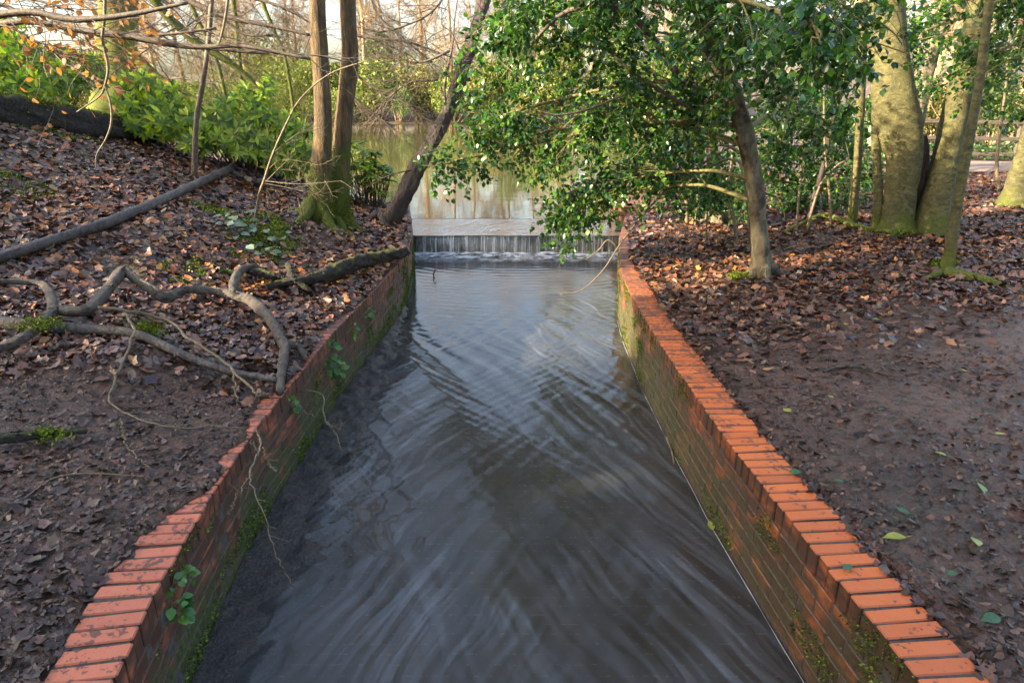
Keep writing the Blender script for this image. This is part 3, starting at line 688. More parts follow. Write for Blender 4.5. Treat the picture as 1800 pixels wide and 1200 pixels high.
HOLLY = leaf_tmpl([0.27, 0.30], 0.28, 0.18)
LONG = leaf_tmpl([0.13, 0.155, 0.11], 0.25, 0.22)
OVAL = leaf_tmpl([0.26, 0.30, 0.2], 0.2, 0.2)
HOLLYC = [(0.022, 0.07, 0.02), (0.03, 0.10, 0.022), (0.06, 0.16, 0.024), (0.12, 0.23, 0.03), (0.03, 0.09, 0.036)]
def leafy(root, trunk_pts, trunk_r, vols, mat_leaf='holly', cols=HOLLYC, tmpl=HOLLY, size=(0.044, 0.07), nsub=9, ntw=7, droop=0.35, trunk_mat='hollybark', stem_mat='greenstem', trunk_n=12, per=(7, 12), flute=0.06):
    """trunk, limbs reaching into each leafy volume, side branches, twigs and the leaves along them"""
    g = Geo(); g.add(*tube(trunk_pts, trunk_r, trunk_n + 6, None, 0.28, 5, 0.5, flute * 1.6)); roots(g, trunk_pts[0], trunk_r[0], 5, trunk_r[0] * 3, 1.0)
    fix(g.obj('trunk', M[trunk_mat]), root)
    tp = smooth_path(trunk_pts, 60); gb = Geo(); gl = Geo(); A = []; B = []; RA = []; RB = []; lp = []; ld = []; ln = []
    for (c, rad, dens) in vols:
        c = np.array(c); rad = np.array(rad)
        dz = np.abs(tp[:, 2] - (c[2] + 0.25)) + 0.25 * np.linalg.norm(tp - c, axis=1); k = int(np.argmin(dz)); s = tp[k]
        v = c - s; e = c + nrm(v) * rad.mean() * 0.7 + np.array([0, 0, -0.3 * rad[2]])
        limb = smooth_path([s, s + v * 0.35 + np.array([0, 0, 0.12 * np.linalg.norm(v)]) + R.normal(0, 0.06, 3), c + np.array([0, 0, 0.35 * rad[2]]), e], 24)
        r0 = 0.008 + 0.008 * np.linalg.norm(v); gb.add(*tube(limb[::3], [r0, r0 * 0.75, r0 * 0.5, 0.004], 7, 24, 0.15, 3))
        for _ in range(max(2, int(nsub * dens))):
            b = limb[R.integers(5, 24)]; w_ = rdir(1)[0] * rad * R.uniform(0.35, 1.0); t = c + w_
            m = (b + t) / 2 + np.array([0, 0, 0.22 * np.linalg.norm(t - b)]) + R.normal(0, 0.05, 3)
            sub = smooth_path([b, m, t + np.array([0, 0, -droop * 0.25])], 9)
            rr = np.linspace(0.0065, 0.0022, 9); A.append(sub[:-1]); B.append(sub[1:]); RA.append(rr[:-1]); RB.append(rr[1:])
            for _ in range(ntw):
                i = R.integers(3, 9); p0 = sub[i]; d = nrm(rdir(1)[0] + nrm(t - b) * 0.6 + np.array([0, 0, -droop])); L = R.uniform(0.16, 0.36)
                d2 = nrm(d + np.array([0, 0, -droop * 0.9]) + R.normal(0, 0.15, 3)); tw = np.array([p0, p0 + d * L * 0.5, p0 + d * L * 0.5 + d2 * L * 0.5])
                A.append(tw[:-1]); B.append(tw[1:]); RA.append(np.array([0.0022, 0.0018])); RB.append(np.array([0.0018, 0.001]))
                nl = R.integers(*per); u = np.sort(R.uniform(0.12, 1, nl)); pos = np.where(u[:, None] < 0.5, tw[0] + (tw[1] - tw[0]) * u[:, None] * 2, tw[1] + (tw[2] - tw[1]) * (u[:, None] * 2 - 1))
                sd = rdir(nl); sd = nrm(sd - d * (sd @ d)[:, None]); lp.append(pos); ld.append(nrm(sd * 0.9 + d2 * 0.55 + np.array([0, 0, -0.12])))
                ln.append(nrm(R.normal(0, 0.42, (nl, 3)) + np.array([0, 0, 1.0])))
    gb.add(*sticks(np.concatenate(A), np.concatenate(B), np.concatenate(RA), np.concatenate(RB)))
    fix(gb.obj('branches', M[stem_mat], kind='stuff'), root)
    lp = np.concatenate(lp); ld = np.concatenate(ld); ln = np.concatenate(ln); n = len(lp)
    place(tmpl, lp, ld, ln, R.uniform(*size, n), pick(cols, n, 0.25), gl, R.uniform(0.85, 1.25, n))
    fix(gl.obj('crown', M[mat_leaf]), root)
    return n
def E(px, py, Y, rx, ry, rz, d): return (P(px, py, Y), (rx, ry, rz), d)

# ------------------------------------------------------------------ leaf litter
def litter_tmpl(seed, lobes):
    r_ = np.random.default_rng(seed); k = 11; a = np.linspace(0, 2 * np.pi, k, endpoint=False)
    if lobes: rr = 0.5 * (1 + 0.28 * np.sign(np.sin(a * 5.5)) * r_.uniform(0.5, 1, k)); x = np.cos(a) * rr; y = np.sin(a) * rr * 0.72
    else: rr = 0.5 * (1 + 0.06 * r_.normal(size=k)); x = np.cos(a) * rr; y = np.sin(a) * rr * 0.62 * (1 - 0.25 * np.cos(a))
    z = 0.9 * r_.uniform(-0.2, 0.75) * y ** 2 * 2 + r_.uniform(-0.25, 0.7) * x ** 2 + 0.05 * r_.normal(size=k)
    V = np.vstack([[0, 0, 0], np.stack([x, y, z], 1)]); i = np.arange(k)
    return V, [np.stack([np.zeros(k, int), 1 + i, 1 + (i + 1) % k], 1)]
LT = [litter_tmpl(s, s % 2) for s in range(8)]
WET = [(0.055, 0.025, 0.016), (0.095, 0.040, 0.022), (0.15, 0.064, 0.034), (0.11, 0.066, 0.05), (0.035, 0.02, 0.016), (0.19, 0.10, 0.055)]
ORANGE = [(0.24, 0.085, 0.02), (0.36, 0.13, 0.028), (0.18, 0.06, 0.018), (0.12, 0.05, 0.022), (0.3, 0.16, 0.07)]
MUDDY = [(0.058, 0.030, 0.022), (0.085, 0.043, 0.031), (0.044, 0.024, 0.018), (0.11, 0.056, 0.04)]
def scatter(name, n, sample, dens, size, pal, flat, lift, label, seed, cat='leaves', jit=0.3, LT=None):
    mt = M['mudleaf'] if lift[0] < 0 else M['litter']
    LT = LT or globals()['LT']
    x, y = sample(n); keep = R.uniform(size=n) < dens(x, y); x = x[keep]; y = y[keep]; n = len(x)
    e = 0.03; z = gz(x, y); dx = (gz(x + e, y) - gz(x - e, y)) / (2 * e); dy = (gz(x, y + e) - gz(x, y - e)) / (2 * e)
    N = nrm(np.stack([-dx, -dy, np.ones(n)], 1) + R.normal(0, flat, (n, 3))); D = nrm(np.cross(N, rdir(n)))
    pos = np.stack([x, y, z + R.uniform(lift[0], lift[1], n)], 1); sz = R.uniform(size[0], size[1], n); col = pick(pal, n, jit); g = Geo()
    kind = R.integers(0, len(LT), n)
    for k in range(len(LT)):
        s = kind == k; place(LT[k], pos[s], D[s], N[s], sz[s], col[s], g)
    return g.obj(name, mt, kind='stuff', label=label, category=cat)
def smpL(y0, y1):
    def f(n):
        y = y0 + (y1 - y0) * R.uniform(size=n) ** 1.15; x = xl(y) - offL(y) - R.uniform(0, 1, n) * (np.maximum(0.8 * y + 0.6, 1.0) + xl(y)); return x, y
    return f
def smpR(y0, y1):
    def f(n):
        y = y0 + (y1 - y0) * R.uniform(size=n) ** 1.1; x = xr(y) + offR(y) * 0.8 + R.uniform(0, 1, n) * np.maximum(0.8 * y + 0.7 - xr(y), 0.5); return x, y
    return f
mossmask = lambda x, y: np.max([ms * np.exp(-((x - mx) ** 2 + (y - my) ** 2) / mr ** 2) for mx, my, mr, ms in MOSS], axis=0)
scatter('leaf_litter', 30000, smpL(3.6, 12.5), lambda x, y: (sstep(3.3, 5.5, y + 0.7 * vn(x * 2, y * 2, 3)) * (0.45 + 0.8 * vn(x * 1.5, y * 1.5, 9)) * (1 - 0.75 * mossmask(x, y))), (0.03, 0.095), WET, 0.34, (0.0, 0.02), 'dark wet brown leaves carpeting the left bank', 1)
scatter('leaf_litter', 9000, smpL(4.4, 12.5), lambda x, y: sstep(4.3, 6.5, y) * np.clip(2.2 * vn(x * 1.2, y * 1.2, 19) - 0.55, 0.05, 1) * (1 - 0.6 * mossmask(x, y)), (0.05, 0.095), ORANGE, 0.36, (0.008, 0.03), 'rust-orange leaves strewn up the slope of the left bank', 2)
scatter('leaf_litter', 3600, smpL(1.2, 4.8), lambda x, y: np.clip(1.5 * vn(x * 2.3, y * 2.3, 29) - 0.2, 0.1, 1), (0.03, 0.075), MUDDY, 0.22, (-0.014, 0.004), 'trodden muddy leaves pressed into the near left bank', 3)
scatter('leaf_litter', 26000, smpR(3.2, 14), lambda x, y: np.clip(sstep(5.0, 7.0, y + 1.2 * vn(x * 1.3, y * 1.3, 39) - 0.5 * np.maximum(x - 3.4, 0)) + sstep(1.1, 0.15, x - xr(y) - 0.2) * sstep(3.8, 5.4, y) * 0.8, 0, 1), (0.03, 0.095), WET, 0.36, (0.0, 0.022), 'dark wet brown leaves carpeting the ground under the right-hand trees', 4)
scatter('leaf_litter', 4500, smpR(5.4, 14), lambda x, y: sstep(5.2, 7.5, y) * (0.2 + 0.6 * vn(x * 1.3, y * 1.3, 49)), (0.05, 0.10), ORANGE, 0.36, (0.008, 0.028), 'russet leaves scattered among the right-hand tree trunks', 5)
scatter('leaf_litter', 6000, smpR(1.2, 6.5), lambda x, y: np.clip(1.7 * vn(x * 1.7, y * 1.7, 59) - 0.45, 0.04, 1), (0.025, 0.07), MUDDY, 0.22, (-0.014, 0.004), 'trodden muddy leaf scraps pressed into the near right bank', 6)

MT = []
for k_ in range(4):
    a_ = np.linspace(0, 2 * np.pi, 6, endpoint=False); r_ = 0.5 * (1 + 0.3 * R.normal(size=6)); MT.append((np.vstack([[0, 0, 0.1], np.stack([np.cos(a_) * r_, np.sin(a_) * r_ * 0.6, 0.12 * R.normal(size=6)], 1)]), [np.array([(0, 1 + i, 1 + (i + 1) % 6) for i in range(6)])]))
SCR = [(0.035, 0.021, 0.015), (0.06, 0.035, 0.024), (0.085, 0.049, 0.033), (0.045, 0.027, 0.019), (0.11, 0.062, 0.04)]
scatter('leaf_mould', 22000, smpL(1.2, 6.0), lambda x, y: 0.35 + 0.65 * vn(x * 3, y * 3, 69), (0.012, 0.042), SCR, 0.4, (-0.010, 0.004), 'crumbled leaf mould trodden into the left bank mud', 7, 'leaf mould', 0.3, MT)
scatter('leaf_mould', 20000, smpR(1.2, 7.5), lambda x, y: np.clip(1.6 * vn(x * 2.2, y * 2.2, 79) - 0.15, 0.12, 1), (0.012, 0.042), SCR, 0.4, (-0.010, 0.004), 'crumbled leaf mould trodden into the right bank mud', 8, 'leaf mould', 0.3, MT)

# moss cushions and carpets
def moss_patch(cx, cy, rx, ry, n, label, hz=0.02):
    a = R.uniform(0, 2 * np.pi, n); r = np.sqrt(R.uniform(0, 1, n)); x = cx + rx * r * np.cos(a); y = cy + ry * r * np.sin(a)
    f = fbm(x * 5, y * 5, 66, 3); k = f + 0.25 * (1 - r); k = k > np.quantile(k, 0.35); x = x[k]; y = y[k]; n = len(x)
    pos = np.stack([x, y, gz(x, y) + hz * f[k]], 1); g = Geo()
    place(leaf_tmpl([0.22], 0.3, 0.3), pos, nrm(rdir(n, 0.7)), rdir(n), R.uniform(0.012, 0.03, n), pick([(0.08, 0.12, 0.014), (0.15, 0.20, 0.02), (0.22, 0.27, 0.035), (0.05, 0.08, 0.012)], n, 0.3), g)
    g.obj('moss_patch', M['moss'], kind='stuff', label=label, category='moss')
c = G(420, 380); moss_patch(c[0], c[1], 0.55, 0.45, 14000, 'bright green moss cushion above the bramble on the left bank')
c = G(470, 430); moss_patch(c[0], c[1], 0.3, 0.7, 10000, 'green moss strip running down the left bank towards the rotten root')
c = G(350, 480); moss_patch(c[0], c[1], 0.3, 0.3, 3500, 'dim green moss on the hump behind the gnarled branch')
c = G(80, 225); moss_patch(c[0], c[1], 0.7, 0.5, 4000, 'moss on the ledge below the fallen log at left')
c = G(20, 330); moss_patch(c[0], c[1], 0.4, 0.35, 2500, 'moss patch at the left edge halfway up the slope')
c = G(1305, 488); moss_patch(c[0], c[1], 0.17, 0.13, 3000, 'small green moss cushion left of the holly trunk foot', 0.05)
c = G(1660, 470); moss_patch(c[0], c[1], 0.13, 0.12, 1800, 'moss cushion at the foot of the slender leaning stem', 0.07)
c = G(1590, 405); moss_patch(c[0], c[1] - 0.1, 0.55, 0.3, 5000, 'green moss around the foot of the big beech', 0.06)

# ------------------------------------------------------------------ trees on the left
b = G(570, 392); Yt = b[1] + 0.05
t = thing('twin_stem_tree', 'two tall tan trunks rising close together from one mossy base', 'tree', b)
p, r = PX([(560, 398, 62), (563, 350, 46), (566, 270, 37), (568, 200, 34), (562, 100, 32), (557, 0, 31), (552, -200, 28), (548, -600, 22), (560, -1100, 8)], Yt); r = [a * 0.9 for a in r]
p[0][2] = gz(p[0][0], p[0][1]) - 0.05; g = Geo(); g.add(*tube(p, r, 18, None, 0.10, 3, 0.3, 0.03)); roots(g, p[0], 0.2, 5, 0.6, 4.2); fix(g.obj('trunk', M['twin']), t)
p2, r2 = PX([(592, 402, 58), (596, 350, 42), (600, 280, 36), (606, 200, 33), (615, 100, 33), (611, 0, 31), (616, -200, 27), (640, -600, 20), (650, -1100, 8)], Yt + 0.22); r2 = [a * 0.9 for a in r2]
p2[0][2] = gz(p2[0][0], p2[0][1]) - 0.05; g = Geo(); g.add(*tube(p2, r2, 18, None, 0.10, 8, 0.3, 0.03)); roots(g, p2[0], 0.18, 5, 0.55, 5.0); tk = fix(g.obj('trunk', M['twin']), t)
g = Geo(); n = 5000      # moss sleeve round the two feet
for (q, rr) in ((p, r), (p2, r2)):
    z = q[0][2] + np.abs(R.normal(0, 0.33, n)); k = np.interp(z, q[:, 2], np.arange(len(q))); ax = np.stack([np.interp(z, q[:, 2], q[:, j]) for j in range(3)], 1)
    rad = np.interp(z, q[:, 2], rr); a = R.uniform(0, 2 * np.pi, n); o = np.stack([np.cos(a), np.sin(a), 0 * a], 1)
    kp = fbm(a * 1.3, z * 4, 77, 3) > 0.36 + 0.16 * (z - q[0][2]); pos = (ax + o * rad[:, None] * 1.1)[kp]
    place(leaf_tmpl([0.22], 0.3, 0.3), pos, nrm(o[kp] + R.normal(0, 0.5, (kp.sum(), 3)) + np.array([0, 0, -0.2])), rdir(kp.sum()), R.uniform(0.012, 0.03, kp.sum()), pick([(0.05, 0.075, 0.01), (0.09, 0.12, 0.013), (0.14, 0.17, 0.02)], kp.sum(), 0.3), g)
fix(g.obj('moss', M['moss'], kind='stuff'), tk)
out = []
for k in range(5): grow(P(600 + 20 * R.normal(), -300 - 180 * k, Yt + 0.1), (R.normal(), R.normal() * 0.6, 0.5), 1.8, 0.035, 1, out, 0.08, 0.2, (5, 5, 3))
g = Geo(); build_branches(out, g); fix(g.obj('branches', M['darktwig'], kind='stuff'), t)

b = G(682, 393); Yt = b[1]
t = thing('leaning_tree', 'dark furrowed trunk leaning right over the water beside the weir', 'tree', b)
p, r = PX([(672, 400, 52), (690, 378, 46), (722, 320, 42), (765, 240, 38), (790, 190, 37), (815, 115, 33), (838, 50, 29), (855, -20, 27), (880, -150, 24), (960, -500, 12)], [Yt, Yt, Yt + 0.05, Yt + 0.1, Yt + 0.15, Yt + .2, Yt + .2, Yt + .3, Yt + .4, Yt + .8])
r = [a * 0.66 for a in r]; p[0][2] = gz(p[0][0], p[0][1]) - 0.05; g = Geo(); g.add(*tube(p, r, 20, 110, 0.25, 2, 1.2, 0.16)); roots(g, p[0], 0.13, 4, 0.45, 2.0); fix(g.obj('trunk', M['dark']), t)
out = []
def limb(pl, Y, r0, r1): out.append((smooth_path(PX([(a, b_, 1) for a, b_ in pl], Y)[0], 12), r0, r1))
limb([(784, 205), (782, 150), (794, 90), (800, 30), (810, -40)], Yt + .1, 0.02, 0.006); limb([(783, 175), (765, 130), (748, 100), (752, 70), (785, 50)], Yt + .1, 0.014, 0.004)
limb([(752, 85), (740, 40), (705, 0)], Yt, 0.008, 0.003); limb([(815, 110), (795, 60), (775, 40), (790, 0)], Yt, 0.012, 0.004); limb([(735, 295), (680, 310), (640, 330), (600, 320)], Yt, 0.012, 0.003)
for k in range(8): grow(P(R.uniform(745, 860), R.uniform(-60, 150), Yt), (R.normal(-0.5, 0.6), R.normal(0, .6), 0.4), 0.8, 0.008, 2, out, 0.05, 0.25, (0, 0, 5, 3))
g = Geo(); build_branches(out, g); fix(g.obj('branches', M['darktwig'], kind='stuff'), t)

b = G(205, 196); Yt = b[1]
t = thing('mossy_tree', 'broad moss-covered trunk standing behind the fallen log', 'tree', b)
p, r = PX([(205, 215, 100), (205, 185, 80), (205, 120, 66), (207, 50, 66), (206, -20, 64), (205, -300, 56), (190, -800, 30)], Yt)
g = Geo(); g.add(*tube(p, r, 22, None, 0.12, 6, 0.2, 0.05)); roots(g, (p[0][0], p[0][1], 0), 0.32, 6, 0.8, 1.0); fix(g.obj('trunk', M['mossy']), t)
out = []
for a in range(7): grow(P(206, -60 - 90 * a, Yt), (R.normal(0.4, 0.8), R.normal(0, 0.6), 0.3), 2.4, 0.05, 1, out, 0.03, 0.2, (6, 6, 3))
g = Geo(); build_branches(out, g); fix(g.obj('branches', M['darktwig'], kind='stuff'), t)

t = thing('fallen_log', 'thick black rotting log with moss on top, broken end, on the upper left slope', 'log', G(140, 222))
p, r = GP([(-170, 190, 62, 0.12), (-60, 190, 58, 0.12), (0, 195, 54, 0.12), (90, 208, 50, 0.12), (160, 222, 47, 0.12), (220, 232, 44, 0.12), (262, 240, 40, 0.10)])
g = Geo(); g.add(*tube(p, r, 28, 120, 0.34, 9, 0.5, 0.10))
e = p[-1]; dd = nrm(p[-1] - p[-2])
for k in range(11):                                     # splintered end
    a = R.uniform(0, 6.28); s = e + np.array([0, 0.1 * math.cos(a), 0.1 * math.sin(a)]); g.add(*tube([s - dd * 0.2, s + dd * R.uniform(0.05, 0.28) + np.array([0, 0, R.uniform(-0.03, 0.06)])], [0.045, 0.008], 6, 5, 0.3, k))
tk = fix(g.obj('trunk', M['rot']), t)
g = Geo(); n = 16000; u = R.uniform(0, 1, n); pp = smooth_path(p, 100)[(u * 99).astype(int)]; rr = np.interp(u, np.linspace(0, 1, len(r)), r); a = R.normal(1.25, 0.65, n)
o = np.stack([0.1 * R.normal(size=n), -np.cos(a), np.sin(a)], 1); kp = fbm(u * 14, a * 2, 78, 3) > 0.38
place(leaf_tmpl([0.22], 0.3, 0.3), (pp + o * rr[:, None] * 1.22)[kp], nrm(o + R.normal(0, 0.5, (n, 3)))[kp], rdir(n)[kp], R.uniform(0.02, 0.05, n)[kp], pick([(0.09, 0.12, 0.015), (0.15, 0.18, 0.025), (0.22, 0.25, 0.04)], n, 0.3)[kp], g)
fix(g.obj('moss', M['moss'], kind='stuff'), tk)

def thin_tree(name, label, axis, Y, mat, kids=None, cat='tree', rough=0.12, n=9, bn=0, bmat='darktwig', bdir=(0, 0, 0.3), bl=1.2, foot=True):
    p, r = PX(axis, Y)
    if foot: p[0][2] = float(gz(p[0][0], p[0][1])) - 0.04
    t = thing(name, label, cat, p[0]); g = Geo(); g.add(*tube(p, r, n, None, rough, int(R.integers(99)), 0.3, 0.03))
    if foot and r[0] > 0.03: roots(g, p[0], r[0], 4, r[0] * 3.5, R.uniform(0, 6))
    fix(g.obj('trunk', M[mat]), t)
    if bn:
        out = []; q = smooth_path(p, 40)
        for _ in range(bn): grow(q[R.integers(14, 40)], np.array(bdir) + R.normal(0, 0.6, 3), bl * R.uniform(0.5, 1.3), max(min(r) * 0.35, 0.006), 2, out, 0.02, 0.2, (0, 0, 7, 5))
        g = Geo(); build_branches(out, g); fix(g.obj('branches', M[bmat], kind='stuff'), t)
    return t
thin_tree('leaning_mossy_trunk', 'mossy trunk slanting down to the right behind the broken log end', [(228, 90, 20), (262, 125, 19), (290, 148, 17), (330, 170, 15), (372, 195, 13), (420, 225, 9)], [11.5, 11.4, 11.3, 11.2, 11.1, 11.0], 'mossy', bn=5, bl=1.4, foot=False)
thin_tree('arching_mossy_limb', 'long mossy limb arching from the top edge down to the rhododendrons', [(462, 176, 9), (448, 148, 10), (400, 108, 12), (345, 75, 14), (300, 35, 15), (262, -10, 16), (200, -90, 16)], [11.9, 11.9, 11.8, 11.7, 11.6, 11.5, 11.5], 'mossy', bn=7, bl=1.6, foot=False)
thin_tree('curved_sapling', 'thin curved grey sapling rising from the edge of the leafy slope', [(333, 262, 11), (345, 215, 9), (356, 150, 9), (364, 95, 8), (370, 30, 8), (376, -60, 7), (385, -300, 5)], 8.9, 'darktwig', bn=4, bl=1.0)
thin_tree('mossy_sapling', 'thin yellow-green stem slanting up left of the twin trunks', [(405, 185, 7), (385, 120, 7), (350, 40, 8), (325, -30, 8), (260, -300, 6)], 12.6, 'mossy', bn=6, bl=1.5)
thin_tree('mossy_sapling', 'thin mossy stem crossing the pale sky nearest the twin trunks', [(520, 190, 6), (505, 120, 6), (480, 50, 7), (455, -20, 7), (420, -200, 5)], 12.9, 'mossy', bn=6, bl=1.5)
thin_tree('mossy_sapling', 'upright mossy stem in the middle of the left thicket', [(425, 190, 7), (422, 120, 8), (415, 40, 8), (405, -60, 8), (410, -300, 5)], 13.4, 'mossy', bn=7, bl=1.6)
# bare sapling with pale twigs in front of the twin trunks
p, r = PX([(447, 396, 5), (455, 345, 5), (464, 318, 5), (480, 270, 4), (505, 215, 4), (530, 172, 3), (580, 130, 3), (650, 105, 2)], [7.4, 7.35, 7.3, 7.25, 7.2, 7.1, 7.0, 6.9])
p[0] = G(447, 396); t = thing('bare_sapling', 'spindly pale sapling arching up to the right across the twin trunks', 'sapling', p[0]); g = Geo(); g.add(*tube(p, r, 6, None, 0.1)); out = []
for s, e in (((463, 322), (545, 325)), ((463, 322), (570, 345)), ((462, 325), (520, 270)), ((470, 300), (560, 290)), ((463, 322), (480, 352)), ((464, 318), (600, 318)), ((480, 270), (545, 225))):
    a = P(*s, 7.3); c = P(*e, 7.3 + R.normal(0, 0.3)); out.append((smooth_path([a, (a + c) / 2 + R.normal(0, 0.05, 3), c], 6), 0.006, 0.002))
    for _ in range(6):
        u = R.uniform(0.3, 1); grow(a + (c - a) * u, nrm(c - a) + R.normal(0, 0.5, 3), 0.22, 0.003, 3, out, 0, 0.2, (0, 0, 0, 3))
build_branches(out, g, 0.02); fix(g.obj('stem', M['twig']), t)

# boughs of an off-frame beech reaching in from the left edge, with last year's leaves
def bough(label, paths, Y, leaves, twigs):
    t = thing('beech_bough', label, 'bough', P(paths[0][0][0], paths[0][0][1], Y)); g = Geo(); gl = Geo(); out = []; pos = []; dr = []
    for pl in paths:
        p, r = PX(pl, Y + R.normal(0, 0.1)); g.add(*tube(p, r, 8, None, 0.15, int(R.integers(99)))); q = smooth_path(p, 60)
        for _ in range(twigs):
            k = R.integers(4, 59); grow(q[k], nrm(q[k] - q[k - 1]) + R.normal(0, 0.45, 3) + np.array([0, 0, -0.1]), R.uniform(0.3, 0.8), 0.005, 3, out, 0.0, 0.15, (0, 0, 0, 4))
    build_branches(out, g, 0.02); bo = fix(g.obj('branches', M['darktwig'], kind='stuff'), t)
    if leaves:
        oo = [o for o in out if projx(*o[0][-1]) < leaves[1]]
        for o in oo:
            for _ in range(leaves[0]): k = R.integers(0, len(o[0])); pos.append(o[0][k]); dr.append(nrm(R.normal(0, 0.6, 3) + np.array([0.5, 0, -0.6])))
        n = len(pos); place(OVAL, np.array(pos), np.array(dr), rdir(n, 0.4), R.uniform(0.05, 0.075, n), pick([(0.27, 0.115, 0.045), (0.33, 0.15, 0.06), (0.22, 0.085, 0.035)], n, 0.2), gl); fix(gl.obj('leaves', M['beechleaf']), bo)
bough('pale grey bough curving in along the top left edge', [[(-60, 35, 15), (0, 26, 14), (60, 22, 12), (120, 34, 12), (180, 32, 10), (250, 22, 8), (330, 5, 6)]], 5.4, None, 3)
bough('dark bough with rusty leaves reaching right towards the twin trunks', [[(-80, 60, 12), (40, 38, 11), (150, 55, 11), (235, 66, 11), (300, 78, 11), (350, 83, 9), (430, 82, 7), (545, 104, 5)], [(150, 56, 8), (220, 62, 7), (300, 60, 5), (380, 50, 4)], [(350, 83, 7), (440, 92, 5), (540, 96, 3), (620, 110, 2)]], 6.4, (2, 260), 12)
bough('spray of rusty beech leaves hanging in the top left corner', [[(-80, 0, 10), (0, 8, 8), (60, 35, 6), (120, 52, 5), (215, 62, 3)], [(-60, 30, 7), (20, 50, 5), (80, 85, 3), (110, 100, 2)], [(-60, -20, 7), (60, 0, 5), (130, 20, 3)]], 5.9, (1, 400), 14)
bough('dark twiggy bough crossing the pale sky left of the twin trunks', [[(250, -60, 13), (330, 0, 12), (400, 30, 9), (470, 45, 7), (545, 62, 5)], [(330, 0, 9), (380, 25, 7), (430, 60, 5), (480, 62, 3)], [(300, -40, 9), (420, -10, 7), (500, 15, 5), (560, 50, 3)]], 9.6, None, 22)
bough('fine drooping twigs spread between the twin trunks and the leaning tree', [[(640, -60, 7), (660, 20, 5), (700, 60, 4), (760, 110, 3)], [(615, 60, 7), (660, 68, 5), (720, 75, 4), (790, 100, 2)], [(612, 120, 6), (650, 150, 4), (700, 175, 3), (730, 190, 2)], [(605, 150, 6), (640, 190, 4), (690, 225, 3)], [(800, -40, 5), (760, 20, 4), (700, 50, 3), (650, 60, 2)], [(790, 90, 5), (740, 110, 4), (690, 100, 2)], [(770, 140, 5), (710, 150, 3), (660, 200, 2)]], 9.4, None, 26)
def dangling(label, pl, Y):
    p, r = PX(pl, Y); t = thing('hanging_twig', label, 'twig', p[0]); g = Geo(); g.add(*tube(p, r, 6, None, 0.15)); fix(g.obj('stem', M['twig']), t)
dangling('long bare twig hanging in front of the broad mossy trunk', [(185, -40, 6), (184, 30, 5), (180, 70, 5), (190, 118, 5), (183, 155, 4), (172, 172, 3), (135, 197, 2)], 5.6)
dangling('short pale twig dangling below the broken log', [(184, 152, 3), (194, 180, 4), (196, 215, 4), (186, 245, 3), (170, 272, 2), (168, 298, 1)], 5.5)
dangling('bare twig hanging down right of the curved sapling', [(405, -40, 5), (398, 20, 5), (390, 60, 4), (382, 85, 3)], 6.4)

# leafless bushes on the lake side of the left bank
for k, (px, Y, L) in enumerate([(295, 13.5, 2.2), (352, 15.5, 2.6), (415, 14.5, 2.4), (478, 16.5, 2.8), (528, 17.5, 2.6)]):
    x = P(px, 200, Y)[0]; z = float(gz(x, Y)); t = thing('bare_bush', 'leafless olive-twigged bush behind the rhododendrons, %s from the left' % ORD[k], 'bush', (x, Y, z), 'leafless bushes on the left bank'); out = []
    for _ in range(9): grow((x + R.normal(0, 0.25), Y + R.normal(0, 0.2), z - 0.05), (R.normal(0, 0.55), R.normal(0, 0.4), 1), L * R.uniform(0.7, 1.2), 0.016, 1, out, 0.02, 0.2, (0, 9, 6), 0.5)
    g = Geo(); build_branches(out, g, 0.03); fix(g.obj('branches', M['mossy'], kind='stuff'), t)

# rhododendron shrubs
RHO = [(0.12, 0.20, 0.014), (0.19, 0.28, 0.02), (0.27, 0.36, 0.03), (0.06, 0.13, 0.014)]
def rhodo(label, vols, base, n_ros):
    t = thing('rhododendron', label, 'shrub', base, 'rhododendrons along the lake side of the left bank'); g = Geo(); gl = Geo(); A = []; B = []
    base = np.array(base); w_ = np.array([v[2] for v in vols]); w_ = w_ / w_.sum(); pos = []; d = []; up = []
    for _ in range(n_ros):
        c, rad, _d = vols[R.choice(len(vols), p=w_)]; v = rdir(1)[0] * R.uniform(0.3, 1) ** 0.5; e = np.array(c) + v * np.array(rad)
        e[2] = max(e[2], float(gz(e[0], e[1])) + 0.08); s = np.array([base[0] + (e[0] - base[0]) * 0.5, base[1] + (e[1] - base[1]) * 0.5, 0]); s[2] = float(gz(s[0], s[1])) - 0.03
        m = s * 0.4 + e * 0.6 + R.normal(0, 0.06, 3) - np.array([0, 0, 0.1]); A += [s, m]; B += [m, e]; ax = nrm(e - m + np.array([0, 0, 0.25])); k = R.integers(7, 12)
        a = R.uniform(0, 6.28) + np.arange(k) * 6.28 / k; u1 = nrm(np.cross(ax, [0.3, 0.2, 0.9])); u2 = np.cross(ax, u1); o = np.cos(a)[:, None] * u1 + np.sin(a)[:, None] * u2
        dd = nrm(o + ax * R.uniform(-0.15, 0.45, (k, 1)) + np.array([0, 0, -0.12])); pos.append(np.repeat(e[None], k, 0)); d.append(dd); up.append(nrm(ax + R.normal(0, 0.2, (k, 3))))
    V, Fs = sticks(np.array(A), np.array(B), 0.008, 0.005); g.add(V, Fs); sm = fix(g.obj('stems', M['darktwig'], kind='stuff'), t)
    pos = np.concatenate(pos); n = len(pos); place(LONG, pos, np.concatenate(d), np.concatenate(up), R.uniform(0.10, 0.17, n), pick(RHO, n, 0.25), gl); fix(gl.obj('leaves', M['rhodo']), sm)
